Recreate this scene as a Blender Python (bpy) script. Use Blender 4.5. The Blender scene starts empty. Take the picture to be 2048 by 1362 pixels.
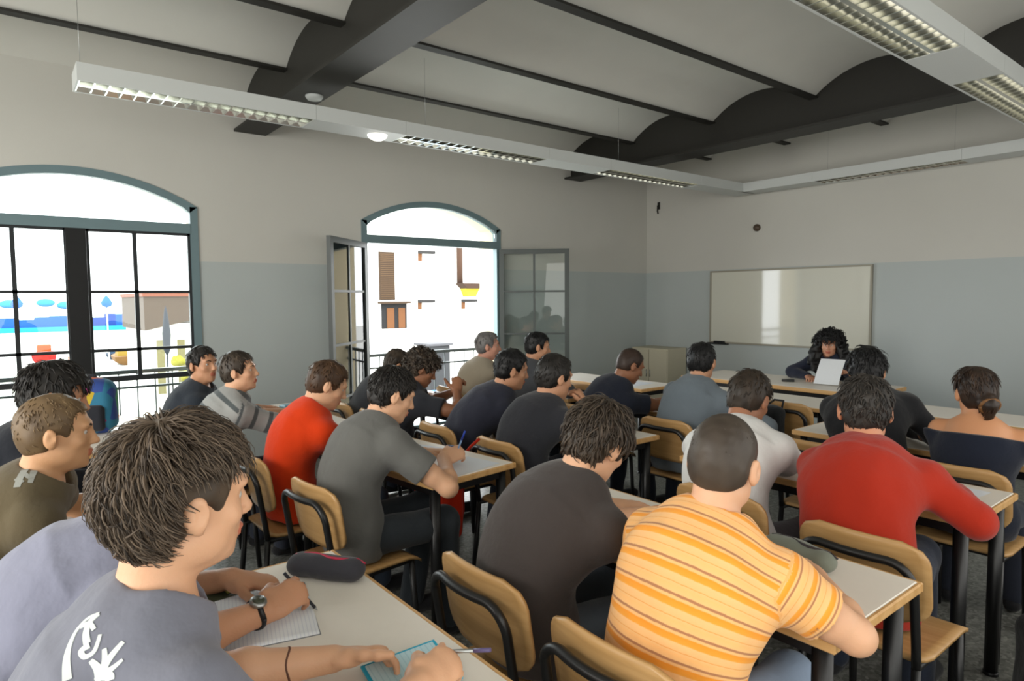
import bpy, math, random
import numpy as np
from mathutils import Vector, Matrix
rng = np.random.default_rng(7)
random.seed(7)
SC = bpy.context.scene
COL = SC.collection
PI = math.pi
V = lambda *a: np.array(a, float)

def nrm(v):
    v = np.asarray(v, float)
    return v / (np.linalg.norm(v) + 1e-12)

# ------------------------------------------------------------------ materials
def new_mat(name):
    m = bpy.data.materials.new(name); m.use_nodes = True
    nt = m.node_tree
    b = nt.nodes.get('Principled BSDF')
    return m, nt, b

def sset(b, key, val):
    if key in b.inputs: b.inputs[key].default_value = val

def srgb(r, g, b):
    f = lambda c: (c/255/12.92) if c/255 <= .04045 else ((c/255+.055)/1.055)**2.4
    return (f(r), f(g), f(b), 1)

def mat(name, rgb, rough=.6, metal=0., noise=0., nscale=20., bump=0., bscale=60., spec=.4, sheen=0., coat=0.):
    """plain procedural material: base colour with a soft noise variation and a fine bump"""
    m, nt, b = new_mat(name)
    c = srgb(*rgb)
    sset(b, 'Base Color', c); sset(b, 'Roughness', rough); sset(b, 'Metallic', metal)
    sset(b, 'Specular IOR Level', spec); sset(b, 'Sheen Weight', sheen); sset(b, 'Coat Weight', coat)
    tc = nt.nodes.new('ShaderNodeTexCoord')
    if noise:
        n = nt.nodes.new('ShaderNodeTexNoise'); n.inputs['Scale'].default_value = nscale
        n.inputs['Detail'].default_value = 4
        mx = nt.nodes.new('ShaderNodeMix'); mx.data_type = 'RGBA'
        mx.inputs['A'].default_value = tuple(x*(1-noise) for x in c[:3])+(1,)
        mx.inputs['B'].default_value = tuple(min(1, x*(1+noise)) for x in c[:3])+(1,)
        nt.links.new(tc.outputs['Object'], n.inputs['Vector'])
        nt.links.new(n.outputs['Fac'], mx.inputs['Factor'])
        nt.links.new(mx.outputs['Result'], b.inputs['Base Color'])
    if bump:
        n2 = nt.nodes.new('ShaderNodeTexNoise'); n2.inputs['Scale'].default_value = bscale
        n2.inputs['Detail'].default_value = 3
        bp = nt.nodes.new('ShaderNodeBump'); bp.inputs['Strength'].default_value = bump
        bp.inputs['Distance'].default_value = .01
        nt.links.new(tc.outputs['Object'], n2.inputs['Vector'])
        nt.links.new(n2.outputs['Fac'], bp.inputs['Height'])
        nt.links.new(bp.outputs['Normal'], b.inputs['Normal'])
    return m

_fab = {}
def fabric(rgb, name='fabric'):
    k = (rgb, name)
    if k not in _fab:
        _fab[k] = mat(name, rgb, rough=.9, noise=.10, nscale=9, bump=.35, bscale=26, spec=.15, sheen=.15)
    return _fab[k]

def striped(name, stops, period, noise=.05):
    """stripes across the 'stripe' vertex attribute (metres along torso or sleeve)"""
    m, nt, b = new_mat(name)
    sset(b, 'Roughness', .9); sset(b, 'Specular IOR Level', .15); sset(b, 'Sheen Weight', .15)
    at = nt.nodes.new('ShaderNodeAttribute'); at.attribute_name = 'stripe'
    md = nt.nodes.new('ShaderNodeMath'); md.operation = 'MULTIPLY'; md.inputs[1].default_value = 1/period
    fr = nt.nodes.new('ShaderNodeMath'); fr.operation = 'FRACT'
    cr = nt.nodes.new('ShaderNodeValToRGB'); cr.color_ramp.interpolation = 'LINEAR'
    els = cr.color_ramp.elements
    while len(els) > 1: els.remove(els[-1])
    els[0].position = stops[0][0]; els[0].color = srgb(*stops[0][1])
    for p, c in stops[1:]:
        e = els.new(p); e.color = srgb(*c)
    nt.links.new(at.outputs['Fac'], md.inputs[0]); nt.links.new(md.outputs[0], fr.inputs[0])
    nt.links.new(fr.outputs[0], cr.inputs['Fac']); nt.links.new(cr.outputs['Color'], b.inputs['Base Color'])
    tc = nt.nodes.new('ShaderNodeTexCoord')
    n2 = nt.nodes.new('ShaderNodeTexNoise'); n2.inputs['Scale'].default_value = 26
    bp = nt.nodes.new('ShaderNodeBump'); bp.inputs['Strength'].default_value = .35; bp.inputs['Distance'].default_value = .01
    nt.links.new(tc.outputs['Object'], n2.inputs['Vector']); nt.links.new(n2.outputs['Fac'], bp.inputs['Height'])
    nt.links.new(bp.outputs['Normal'], b.inputs['Normal'])
    return m

_hairm = {}
def hair_mat(dark, light):
    k = (dark, light)
    if k in _hairm: return _hairm[k]
    m, nt, b = new_mat('hair')
    sset(b, 'Roughness', .5); sset(b, 'Specular IOR Level', .35)
    at = nt.nodes.new('ShaderNodeAttribute'); at.attribute_name = 'tone'
    mx = nt.nodes.new('ShaderNodeMix'); mx.data_type = 'RGBA'
    mx.inputs['A'].default_value = srgb(*dark); mx.inputs['B'].default_value = srgb(*light)
    nt.links.new(at.outputs['Fac'], mx.inputs['Factor'])
    nt.links.new(mx.outputs['Result'], b.inputs['Base Color'])
    _hairm[k] = m
    return m

_skin = {}
def skin_mats(rgb):
    if rgb not in _skin:
        out = []
        for nm, c in (('skin', rgb), ('lips', tuple(int(x) for x in (rgb[0]*.88, rgb[1]*.68, rgb[2]*.68)))):
            m = mat(nm, c, rough=.5, noise=.05, nscale=14, bump=.08, bscale=160, spec=.4)
            b = m.node_tree.nodes['Principled BSDF']
            sset(b, 'Subsurface Weight', .12); sset(b, 'Subsurface Scale', .012)
            if 'Subsurface Radius' in b.inputs: b.inputs['Subsurface Radius'].default_value = (1, .35, .2)
            out.append(m)
        _skin[rgb] = out
    return _skin[rgb]

def M_wood(name, a, b_, scale=1., rough=.42, axis=0):
    m, nt, b = new_mat(name)
    tc = nt.nodes.new('ShaderNodeTexCoord'); mp = nt.nodes.new('ShaderNodeMapping')
    s = [26*scale]*3; s[axis] = 1.6*scale; mp.inputs['Scale'].default_value = s
    n = nt.nodes.new('ShaderNodeTexNoise'); n.inputs['Scale'].default_value = 1.6; n.inputs['Detail'].default_value = 5
    cr = nt.nodes.new('ShaderNodeValToRGB')
    cr.color_ramp.elements[0].position = .3; cr.color_ramp.elements[0].color = srgb(*a)
    cr.color_ramp.elements[1].position = .7; cr.color_ramp.elements[1].color = srgb(*b_)
    nt.links.new(tc.outputs['Object'], mp.inputs['Vector']); nt.links.new(mp.outputs['Vector'], n.inputs['Vector'])
    nt.links.new(n.outputs['Fac'], cr.inputs['Fac']); nt.links.new(cr.outputs['Color'], b.inputs['Base Color'])
    sset(b, 'Roughness', rough); sset(b, 'Specular IOR Level', .45)
    return m

def M_wall(name, upper, lower, split):
    """painted plaster: one colour above the dado height and another below"""
    m, nt, b = new_mat(name)
    ge = nt.nodes.new('ShaderNodeNewGeometry'); sp = nt.nodes.new('ShaderNodeSeparateXYZ')
    gt = nt.nodes.new('ShaderNodeMath'); gt.operation = 'GREATER_THAN'; gt.inputs[1].default_value = split
    mx = nt.nodes.new('ShaderNodeMix'); mx.data_type = 'RGBA'
    mx.inputs['A'].default_value = srgb(*lower); mx.inputs['B'].default_value = srgb(*upper)
    n = nt.nodes.new('ShaderNodeTexNoise'); n.inputs['Scale'].default_value = 1.3; n.inputs['Detail'].default_value = 5
    mr = nt.nodes.new('ShaderNodeMapRange'); mr.inputs['To Min'].default_value = .95; mr.inputs['To Max'].default_value = 1.05
    ml = nt.nodes.new('ShaderNodeMix'); ml.data_type = 'RGBA'; ml.blend_type = 'MULTIPLY'; ml.inputs['Factor'].default_value = 1
    nt.links.new(ge.outputs['Position'], sp.inputs[0]); nt.links.new(sp.outputs['Z'], gt.inputs[0])
    nt.links.new(gt.outputs[0], mx.inputs['Factor'])
    nt.links.new(ge.outputs['Position'], n.inputs['Vector']); nt.links.new(n.outputs['Fac'], mr.inputs['Value'])
    nt.links.new(mx.outputs['Result'], ml.inputs['A']); nt.links.new(mr.outputs['Result'], ml.inputs['B'])
    nt.links.new(ml.outputs['Result'], b.inputs['Base Color'])
    n2 = nt.nodes.new('ShaderNodeTexNoise'); n2.inputs['Scale'].default_value = 90
    bp = nt.nodes.new('ShaderNodeBump'); bp.inputs['Strength'].default_value = .12; bp.inputs['Distance'].default_value = .004
    nt.links.new(ge.outputs['Position'], n2.inputs['Vector']); nt.links.new(n2.outputs['Fac'], bp.inputs['Height'])
    nt.links.new(bp.outputs['Normal'], b.inputs['Normal'])
    sset(b, 'Roughness', .85); sset(b, 'Specular IOR Level', .2)
    return m

def M_terrazzo(name):
    m, nt, b = new_mat(name)
    ge = nt.nodes.new('ShaderNodeNewGeometry')
    vo = nt.nodes.new('ShaderNodeTexVoronoi'); vo.inputs['Scale'].default_value = 70
    cr = nt.nodes.new('ShaderNodeValToRGB')
    cr.color_ramp.elements[0].color = srgb(78, 78, 74); cr.color_ramp.elements[1].color = srgb(150, 150, 143)
    e = cr.color_ramp.elements.new(.5); e.color = srgb(116, 117, 111)
    nt.links.new(ge.outputs['Position'], vo.inputs['Vector']); nt.links.new(vo.outputs['Color'], cr.inputs['Fac'])
    nt.links.new(cr.outputs['Color'], b.inputs['Base Color'])
    sset(b, 'Roughness', .38); sset(b, 'Specular IOR Level', .4)
    return m

def M_glass(name):
    """thin clear pane: mostly see-through, mirror-like at glancing angles"""
    m = bpy.data.materials.new(name); m.use_nodes = True; nt = m.node_tree; nt.nodes.clear()
    o = nt.nodes.new('ShaderNodeOutputMaterial'); mx = nt.nodes.new('ShaderNodeMixShader')
    t = nt.nodes.new('ShaderNodeBsdfTransparent'); t.inputs['Color'].default_value = (.93, .96, .95, 1)
    g = nt.nodes.new('ShaderNodeBsdfGlossy'); g.inputs['Roughness'].default_value = .01
    lw = nt.nodes.new('ShaderNodeFresnel'); lw.inputs['IOR'].default_value = 1.5
    nt.links.new(lw.outputs[0], mx.inputs['Fac']); nt.links.new(t.outputs[0], mx.inputs[1]); nt.links.new(g.outputs[0], mx.inputs[2])
    nt.links.new(mx.outputs[0], o.inputs['Surface'])
    return m

def M_emit(name, rgb, strength):
    m, nt, b = new_mat(name)
    sset(b, 'Base Color', srgb(*rgb)); sset(b, 'Emission Color', srgb(*rgb)); sset(b, 'Emission Strength', strength)
    return m

# ------------------------------------------------------------------ objects
def tag(o, label=None, cat=None, group=None, kind=None):
    if label: o['label'] = label
    if cat: o['category'] = cat
    if group: o['group'] = group
    if kind: o['kind'] = kind
    return o

def empty(name, loc, rz=0.):
    o = bpy.data.objects.new(name, None); COL.objects.link(o)
    o.location = loc; o.rotation_euler = (0, 0, rz); o.empty_display_size = .05
    return o

def link_mesh(name, me, mats, parent=None, loc=(0, 0, 0)):
    o = bpy.data.objects.new(name, me); COL.objects.link(o)
    for m in (mats if isinstance(mats, (list, tuple)) else [mats]): me.materials.append(m)
    if parent is not None: o.parent = parent
    o.location = loc
    return o

def np_mesh(name, v, quads, smooth=True):
    """v (n,3), quads (m,4) -> mesh, fast"""
    me = bpy.data.meshes.new(name)
    n, q = len(v), len(quads)
    me.vertices.add(n); me.vertices.foreach_set('co', np.asarray(v, np.float32).ravel())
    me.loops.add(q*4); me.loops.foreach_set('vertex_index', np.asarray(quads, np.int32).ravel())
    me.polygons.add(q); me.polygons.foreach_set('loop_start', np.arange(0, q*4, 4, dtype=np.int32))
    try: me.polygons.foreach_set('loop_total', np.full(q, 4, np.int32))
    except Exception: pass
    me.polygons.foreach_set('use_smooth', np.full(q, smooth, bool))
    me.update(calc_edges=True)
    return me

class MB:
    """mesh builder: collects simple solids and links them as ONE mesh object"""
    def __init__(s): s.v = []; s.f = []; s.mi = []; s.sm = []
    def add(s, vs, fs, mi=0, smooth=False):
        b = len(s.v); s.v += [tuple(map(float, p)) for p in vs]
        for f in fs: s.f.append(tuple(b+i for i in f)); s.mi.append(mi); s.sm.append(smooth)
        return s
    def box(s, lo, hi, mi=0, bev=0., R=None, o=(0, 0, 0)):
        lo = V(*lo); hi = V(*hi)
        if bev <= 0:
            P = [V(x, y, z) for z in (lo[2], hi[2]) for y in (lo[1], hi[1]) for x in (lo[0], hi[0])]
            F = [(0, 2, 3, 1), (4, 5, 7, 6), (0, 1, 5, 4), (2, 6, 7, 3), (0, 4, 6, 2), (1, 3, 7, 5)]
        else:
            # chamfered box: each corner becomes three points
            P = []; idx = {}
            for sx in (0, 1):
                for sy in (0, 1):
                    for sz in (0, 1):
                        c = V(*(lo[i] if t == 0 else hi[i] for i, t in enumerate((sx, sy, sz))))
                        ins = V(*(bev if t == 0 else -bev for t in (sx, sy, sz)))
                        for ax in range(3):
                            q = c + ins; q[ax] = c[ax]
                            idx[sx, sy, sz, ax] = len(P); P.append(q)
            F = []
            I = lambda a, b, c, ax: idx[a, b, c, ax]
            for t in (0, 1):
                f0 = [I(t, 0, 0, 0), I(t, 1, 0, 0), I(t, 1, 1, 0), I(t, 0, 1, 0)]
                f1 = [I(0, t, 0, 1), I(0, t, 1, 1), I(1, t, 1, 1), I(1, t, 0, 1)]
                f2 = [I(0, 0, t, 2), I(1, 0, t, 2), I(1, 1, t, 2), I(0, 1, t, 2)]
                for f in (f0, f1, f2): F.append(f if t else f[::-1])
            for a in (0, 1):
                for b in (0, 1):
                    F.append([I(a, b, 0, 0), I(a, b, 0, 1), I(a, b, 1, 1), I(a, b, 1, 0)])
                    F.append([I(a, 0, b, 0), I(a, 1, b, 0), I(a, 1, b, 2), I(a, 0, b, 2)])
                    F.append([I(0, a, b, 1), I(1, a, b, 1), I(1, a, b, 2), I(0, a, b, 2)])
                    for c in (0, 1): F.append([I(a, b, c, 0), I(a, b, c, 1), I(a, b, c, 2)])
        if R is not None: P = [R @ p for p in P]
        P = [p + V(*o) for p in P]
        return s.add(P, F, mi)
    def tube(s, pts, r, n=8, mi=0, cap=True):
        pts = [V(*p) for p in pts]; m = len(pts)
        rs = r if isinstance(r, (list, tuple)) else [r]*m
        T = []
        for i in range(m):
            a = pts[max(0, i-1)]; b = pts[min(m-1, i+1)]; T.append(nrm(b-a))
        up = V(0, 0, 1) if abs(T[0][2]) < .9 else V(1, 0, 0)
        u = nrm(np.cross(T[0], up)); P = []
        for i in range(m):
            u = nrm(u - T[i]*np.dot(u, T[i])); w = np.cross(T[i], u)
            for k in range(n):
                a = 2*PI*k/n; P.append(pts[i] + rs[i]*(math.cos(a)*u + math.sin(a)*w))
        F = []
        for i in range(m-1):
            for k in range(n):
                F.append((i*n+k, i*n+(k+1) % n, (i+1)*n+(k+1) % n, (i+1)*n+k))
        s.add(P, F, mi, True)
        if cap:
            b = len(s.v) - m*n
            s.f.append(tuple(b+k for k in range(n))[::-1]); s.mi.append(mi); s.sm.append(False)
            s.f.append(tuple(b+(m-1)*n+k for k in range(n))); s.mi.append(mi); s.sm.append(False)
        return s
    def lathe(s, prof, c=(0, 0, 0), n=16, mi=0, R=None):
        P = []; F = []
        for (r, z) in prof:
            for k in range(n):
                a = 2*PI*k/n; p = V(r*math.cos(a), r*math.sin(a), z)
                if R is not None: p = R @ p
                P.append(p + V(*c))
        for i in range(len(prof)-1):
            for k in range(n): F.append((i*n+k, i*n+(k+1) % n, (i+1)*n+(k+1) % n, (i+1)*n+k))
        return s.add(P, F, mi, True)
    def ball(s, c, r, n=12, mi=0, sc=(1, 1, 1), R=None):
        prof = [(max(1e-4, math.sin(PI*i/n)), -math.cos(PI*i/n)) for i in range(n+1)]
        M = np.diag(V(*sc)*r)
        if R is not None: M = R @ M
        return s.lathe(prof, c, n+2, mi, M)
    def prism(s, poly, d0, d1, plane='yz', mi=0):
        """extrude a 2-D polygon between two depths along the remaining axis"""
        def pt(a, b, d):
            return {'yz': V(d, a, b), 'xz': V(a, d, b), 'xy': V(a, b, d)}[plane]
        n = len(poly)
        P = [pt(a, b, d0) for a, b in poly] + [pt(a, b, d1) for a, b in poly]
        F = [tuple(range(n))[::-1], tuple(range(n, 2*n))] + [(i, (i+1) % n, n+(i+1) % n, n+i) for i in range(n)]
        return s.add(P, F, mi)
    def strip(s, inner, outer, d0, d1, plane='yz', mi=0):
        """frame strip between two matching polylines, extruded"""
        def pt(a, d):
            return {'yz': V(d, a[0], a[1]), 'xz': V(a[0], d, a[1])}[plane]
        n = len(inner); P = []
        for L in (inner, outer):
            for d in (d0, d1): P += [pt(a, d) for a in L]
        i0, i1, o0, o1 = 0, n, 2*n, 3*n; F = []
        for k in range(n-1):
            F += [(i0+k, i0+k+1, o0+k+1, o0+k), (i1+k, o1+k, o1+k+1, i1+k+1), (i0+k, i1+k, i1+k+1, i0+k+1), (o0+k, o0+k+1, o1+k+1, o1+k)]
        F += [(i0, o0, o1, i1), (i0+n-1, i1+n-1, o1+n-1, o0+n-1)]
        return s.add(P, F, mi)
    def build(s, name, mats, parent=None, loc=(0, 0, 0), rz=0.):
        me = bpy.data.meshes.new(name)
        me.from_pydata(s.v, [], s.f)
        me.polygons.foreach_set('material_index', np.array(s.mi, np.int32))
        me.polygons.foreach_set('use_smooth', np.array(s.sm, bool))
        me.update()
        import bmesh
        bm = bmesh.new(); bm.from_mesh(me); bmesh.ops.recalc_face_normals(bm, faces=bm.faces); bm.to_mesh(me); bm.free()
        o = link_mesh(name, me, mats, parent, loc)
        o.rotation_euler = (0, 0, rz)
        return o

def copy_tree(o, parent=None):
    c = o.copy(); COL.objects.link(c)
    if parent is not None: c.parent = parent
    for ch in [x for x in bpy.data.objects if x.parent == o]: copy_tree(ch, c)
    return c

# ------------------------------------------------------------------ implicit surfaces
class Sdf:
    """solids blended into one continuous skin, then meshed with surface nets"""
    def __init__(s): s.ops = []
    def _o(s, op, fn, lo, hi, k): s.ops.append((op, fn, np.asarray(lo, float), np.asarray(hi, float), k)); return s
    def cap(s, a, b, ra, rb, k=.02, op='+'):
        a = V(*a); b = V(*b); ba = b-a; l2 = max(ba@ba, 1e-9); R = max(ra, rb)
        def fn(X, Y, Z):
            px, py, pz = X-a[0], Y-a[1], Z-a[2]
            h = np.clip((px*ba[0]+py*ba[1]+pz*ba[2])/l2, 0, 1)
            return np.sqrt((px-ba[0]*h)**2+(py-ba[1]*h)**2+(pz-ba[2]*h)**2) - (ra+(rb-ra)*h)
        return s._o(op, fn, np.minimum(a, b)-R, np.maximum(a, b)+R, k)
    def scap(s, a, b, ra, rb, ax, ratio, k=.03, op='+', cut=None):
        """capsule flattened along ax by ratio (half width ra..rb across, ra/ratio deep)"""
        a = V(*a); b = V(*b); ax = nrm(ax); ba = b-a; R = max(ra, rb)
        ba2 = ba + ax*(ba@ax)*(ratio-1); l2 = max(ba2@ba2, 1e-9)
        def fn(X, Y, Z):
            px, py, pz = X-a[0], Y-a[1], Z-a[2]
            t = (px*ax[0]+py*ax[1]+pz*ax[2])*(ratio-1)
            px, py, pz = px+ax[0]*t, py+ax[1]*t, pz+ax[2]*t
            h = np.clip((px*ba2[0]+py*ba2[1]+pz*ba2[2])/l2, 0, 1)
            qx, qy, qz = px-ba2[0]*h, py-ba2[1]*h, pz-ba2[2]*h
            L = np.sqrt(qx*qx+qy*qy+qz*qz)+1e-9
            t2 = (qx*ax[0]+qy*ax[1]+qz*ax[2])
            g = np.sqrt(np.maximum(L*L + t2*t2*(ratio*ratio-1), 1e-12))/L
            d = (L-(ra+(rb-ra)*h))/g
            if cut is not None:
                c, n = cut
                d = np.maximum(d, (X-c[0])*n[0]+(Y-c[1])*n[1]+(Z-c[2])*n[2])
            return d
        return s._o(op, fn, np.minimum(a, b)-R, np.maximum(a, b)+R, k)
    def ell(s, c, r, R=None, k=.02, op='+'):
        c = V(*c); r = V(*r); R = np.eye(3) if R is None else R   # columns = axes
        def fn(X, Y, Z):
            px, py, pz = X-c[0], Y-c[1], Z-c[2]
            u = [(px*R[0, i]+py*R[1, i]+pz*R[2, i])/r[i] for i in range(3)]
            k0 = np.sqrt(u[0]**2+u[1]**2+u[2]**2)
            k1 = np.sqrt((u[0]/r[0])**2+(u[1]/r[1])**2+(u[2]/r[2])**2)+1e-9
            return k0*(k0-1)/k1
        m = max(r)
        return s._o(op, fn, c-m, c+m, k)
    def torus(s, c, ax, R, r, k=.01, squash=1., ax2=None):
        c = V(*c); ax = nrm(ax)
        def fn(X, Y, Z):
            px, py, pz = X-c[0], Y-c[1], Z-c[2]
            h = px*ax[0]+py*ax[1]+pz*ax[2]
            rad = np.sqrt(np.maximum(px*px+py*py+pz*pz-h*h, 0))
            return np.sqrt((rad-R)**2+(h*squash)**2)-r
        m = R+r*2
        return s._o('+', fn, c-m, c+m, k)
    def box(s, c, half, R=None, k=.02, op='+', rnd=.0):
        c = V(*c); half = V(*half); R = np.eye(3) if R is None else R
        def fn(X, Y, Z):
            px, py, pz = X-c[0], Y-c[1], Z-c[2]
            q = [np.abs(px*R[0, i]+py*R[1, i]+pz*R[2, i])-half[i]+rnd for i in range(3)]
            o = np.sqrt(sum(np.maximum(x, 0)**2 for x in q))
            return o+np.minimum(np.maximum(np.maximum(q[0], q[1]), q[2]), 0)-rnd
        m = np.linalg.norm(half)
        return s._o(op, fn, c-m, c+m, k)
    def half(s, c, n, lo, hi, k=.01):
        """cut away everything on the side n points to"""
        c = V(*c); n = nrm(n)
        def fn(X, Y, Z): return -((X-c[0])*n[0]+(Y-c[1])*n[1]+(Z-c[2])*n[2])
        return s._o('-', fn, lo, hi, k)
    def mesh(s, h, noise=None):
        add = [o for o in s.ops if o[0] == '+']
        lo = np.min([o[2] for o in add], 0)-3*h; hi = np.max([o[3] for o in add], 0)+3*h
        n = np.ceil((hi-lo)/h).astype(int)+1
        ax = [(lo[i]+h*np.arange(n[i])).astype(np.float32) for i in range(3)]
        g = np.full(n, .2, np.float32)
        for op, fn, l, u, k in s.ops:
            m = k+2*h
            i0 = np.clip(np.floor((l-m-lo)/h).astype(int), 0, n); i1 = np.clip(np.ceil((u+m-lo)/h).astype(int)+1, 0, n)
            if (i1 <= i0).any(): continue
            sl = tuple(slice(i0[i], i1[i]) for i in range(3))
            X = ax[0][sl[0]][:, None, None]; Y = ax[1][sl[1]][None, :, None]; Z = ax[2][sl[2]][None, None, :]
            d = np.asarray(fn(X, Y, Z), np.float32); G = g[sl]
            d = np.broadcast_to(d, G.shape)
            if op == '+':
                q = np.maximum(k-np.abs(G-d), 0)/max(k, 1e-6)
                g[sl] = np.minimum(G, d)-q*q*k*.25
            else:
                d = -d; q = np.maximum(k-np.abs(G-d), 0)/max(k, 1e-6)
                g[sl] = np.maximum(G, d)+q*q*k*.25
        if noise is not None:
            g = g + noise(ax[0][:, None, None], ax[1][None, :, None], ax[2][None, None, :]).astype(np.float32)
        return nets(g, lo, h)

def nets(g, lo, h):
    s = g < 0
    n = np.array(g.shape)-1
    cnt = np.zeros(n, np.int8)
    for a in (0, 1):
        for b in (0, 1):
            for c in (0, 1): cnt += s[a:a+n[0], b:b+n[1], c:c+n[2]]
    act = np.argwhere((cnt > 0) & (cnt < 8))
    vid = np.full(n, -1, np.int32); vid[act[:, 0], act[:, 1], act[:, 2]] = np.arange(len(act))
    acc = np.zeros((len(act), 3), np.float32); num = np.zeros(len(act), np.float32)
    C = [(a, b, c) for a in (0, 1) for b in (0, 1) for c in (0, 1)]
    val = {c: g[act[:, 0]+c[0], act[:, 1]+c[1], act[:, 2]+c[2]] for c in C}
    for c in C:
        for axx in range(3):
            if c[axx]: continue
            c2 = list(c); c2[axx] = 1; c2 = tuple(c2)
            a, b = val[c], val[c2]; x = (a < 0) != (b < 0)
            t = np.where(x, a/np.where(x, a-b, 1), 0)
            p = np.empty((len(act), 3), np.float32); p[:] = c; p[:, axx] = t
            acc += p*x[:, None]; num += x
    v = (acc/num[:, None]+act)*h+lo
    Q = []
    for axx in range(3):
        o1, o2 = [(1, 2), (2, 0), (0, 1)][axx]
        i0 = [slice(1, None)]*3; i0[axx] = slice(0, None)
        A = [slice(1, -1)]*3; A[axx] = slice(0, -1); B = [slice(1, -1)]*3; B[axx] = slice(1, None)
        sa, sb = s[tuple(A)], s[tuple(B)]
        e = np.argwhere(sa != sb)
        if not len(e): continue
        flip = sa[e[:, 0], e[:, 1], e[:, 2]]
        base = e.copy(); base[:, o1] += 1; base[:, o2] += 1
        def cell(d1, d2):
            q = base.copy(); q[:, o1] -= d1; q[:, o2] -= d2
            return vid[q[:, 0], q[:, 1], q[:, 2]]
        q = np.stack([cell(0, 0), cell(1, 0), cell(1, 1), cell(0, 1)], 1)
        q[~flip] = q[~flip][:, ::-1]
        Q.append(q)
    Q = np.concatenate(Q); Q = Q[(Q >= 0).all(1)]
    return v, Q
# ------------------------------------------------------------------ people
def rot_axis(v, ax, a):
    v = np.asarray(v, float); ax = nrm(ax); c, s = math.cos(a), math.sin(a)
    return v*c + np.cross(ax, v)*s + ax*(ax@v)*(1-c)

def wobble(amp, freq, seed):
    r = np.random.default_rng(seed)
    K = r.normal(size=(5, 3)); K = K/np.linalg.norm(K, axis=1)[:, None]*freq*r.uniform(.6, 1.5, (5, 1)); P = r.uniform(0, 6.28, 5)
    def fn(X, Y, Z):
        d = 0
        for k, p in zip(K, P): d = d + np.sin(X*k[0]+Y*k[1]+Z*k[2]+p)
        return d*(amp/3)
    return fn

def set_attr(me, name, vals):
    a = me.attributes.new(name, 'FLOAT', 'POINT'); a.data.foreach_set('value', np.asarray(vals, np.float32))

def two_bone(S, W, pole, l1, l2):
    S, W = V(*S), V(*W); d = W-S; D = np.linalg.norm(d)
    if D > (l1+l2)*.985:
        f = D/((l1+l2)*.985)
        if f > 1.10: W = S+d*(1.10/f); D = np.linalg.norm(W-S); f = 1.10
        l1 *= f; l2 *= f
    d = nrm(W-S)
    x = (l1*l1-l2*l2+D*D)/(2*D); y = math.sqrt(max(l1*l1-x*x, 0))
    p = V(*pole)-S; p = nrm(p-d*(p@d))
    return S+d*x+p*y, W

def add_hand(f, W, hd, pn, side, s, curl, grip=False, fat=1.):
    """palm, four jointed fingers of different lengths and a thumb from the side of the palm"""
    hd = nrm(hd); pn = nrm(pn - hd*(pn@hd)); th = np.cross(hd, pn)*(1 if side > 0 else -1)
    f.scap(W-hd*.005, W+hd*.035*s, .027*s, .036*s, pn, 2.0, .02)
    f.scap(W+hd*.035*s, W+hd*.080*s, .037*s, .038*s, pn, 2.8, .012)
    f.ell(W+hd*.03*s+th*.028*s+pn*.010*s, (.017*s, .030*s, .015*s), np.stack([th, hd, pn], 1), .015)
    for i, (o, L) in enumerate(((.030, .072), (.0105, .080), (-.0095, .074), (-.029, .058))):
        p = W+hd*(.088-abs(o-.005)*.2)*s+th*o*s
        d = nrm(hd+th*o*2.2); c = curl*(1+.12*i)
        for j, fr in enumerate((.44, .31, .25)):
            d = rot_axis(d, np.cross(hd, pn), (c*(.75 if j == 0 else 1.))*(1.0))
            q = p+d*L*fr*s
            f.cap(p, q, (.0084-.0007*j)*s*fat, (.0079-.0008*j)*s*fat, .0035); p = q
    p = W+hd*.028*s+th*.034*s; d = nrm(hd*.62+th*.70+pn*.25)
    for j, L in enumerate((.036, .032, .026)):
        if grip: d = nrm(d+(-th)*.35+pn*.30+hd*.15)
        else: d = nrm(d+hd*.22)
        q = p+d*L*s; f.cap(p, q, (.0125-.001*j)*s*fat, (.0115-.0012*j)*s*fat, .008); p = q
    return W+hd*.09*s

def head_axes(yaw, pitch, roll):
    """yaw: 0 looks along +Y, positive turns left; pitch: positive looks down; roll: positive tips to the right"""
    y = math.radians(yaw); p = math.radians(pitch); r = math.radians(roll)
    fw = V(-math.sin(y)*math.cos(p), math.cos(y)*math.cos(p), -math.sin(p))
    rt = V(math.cos(y), math.sin(y), 0); up = np.cross(rt, fw)
    rt2 = rt*math.cos(r) - up*math.sin(r); up2 = up*math.cos(r) + rt*math.sin(r)
    return np.stack([rt2, fw, up2], 1)

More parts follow.
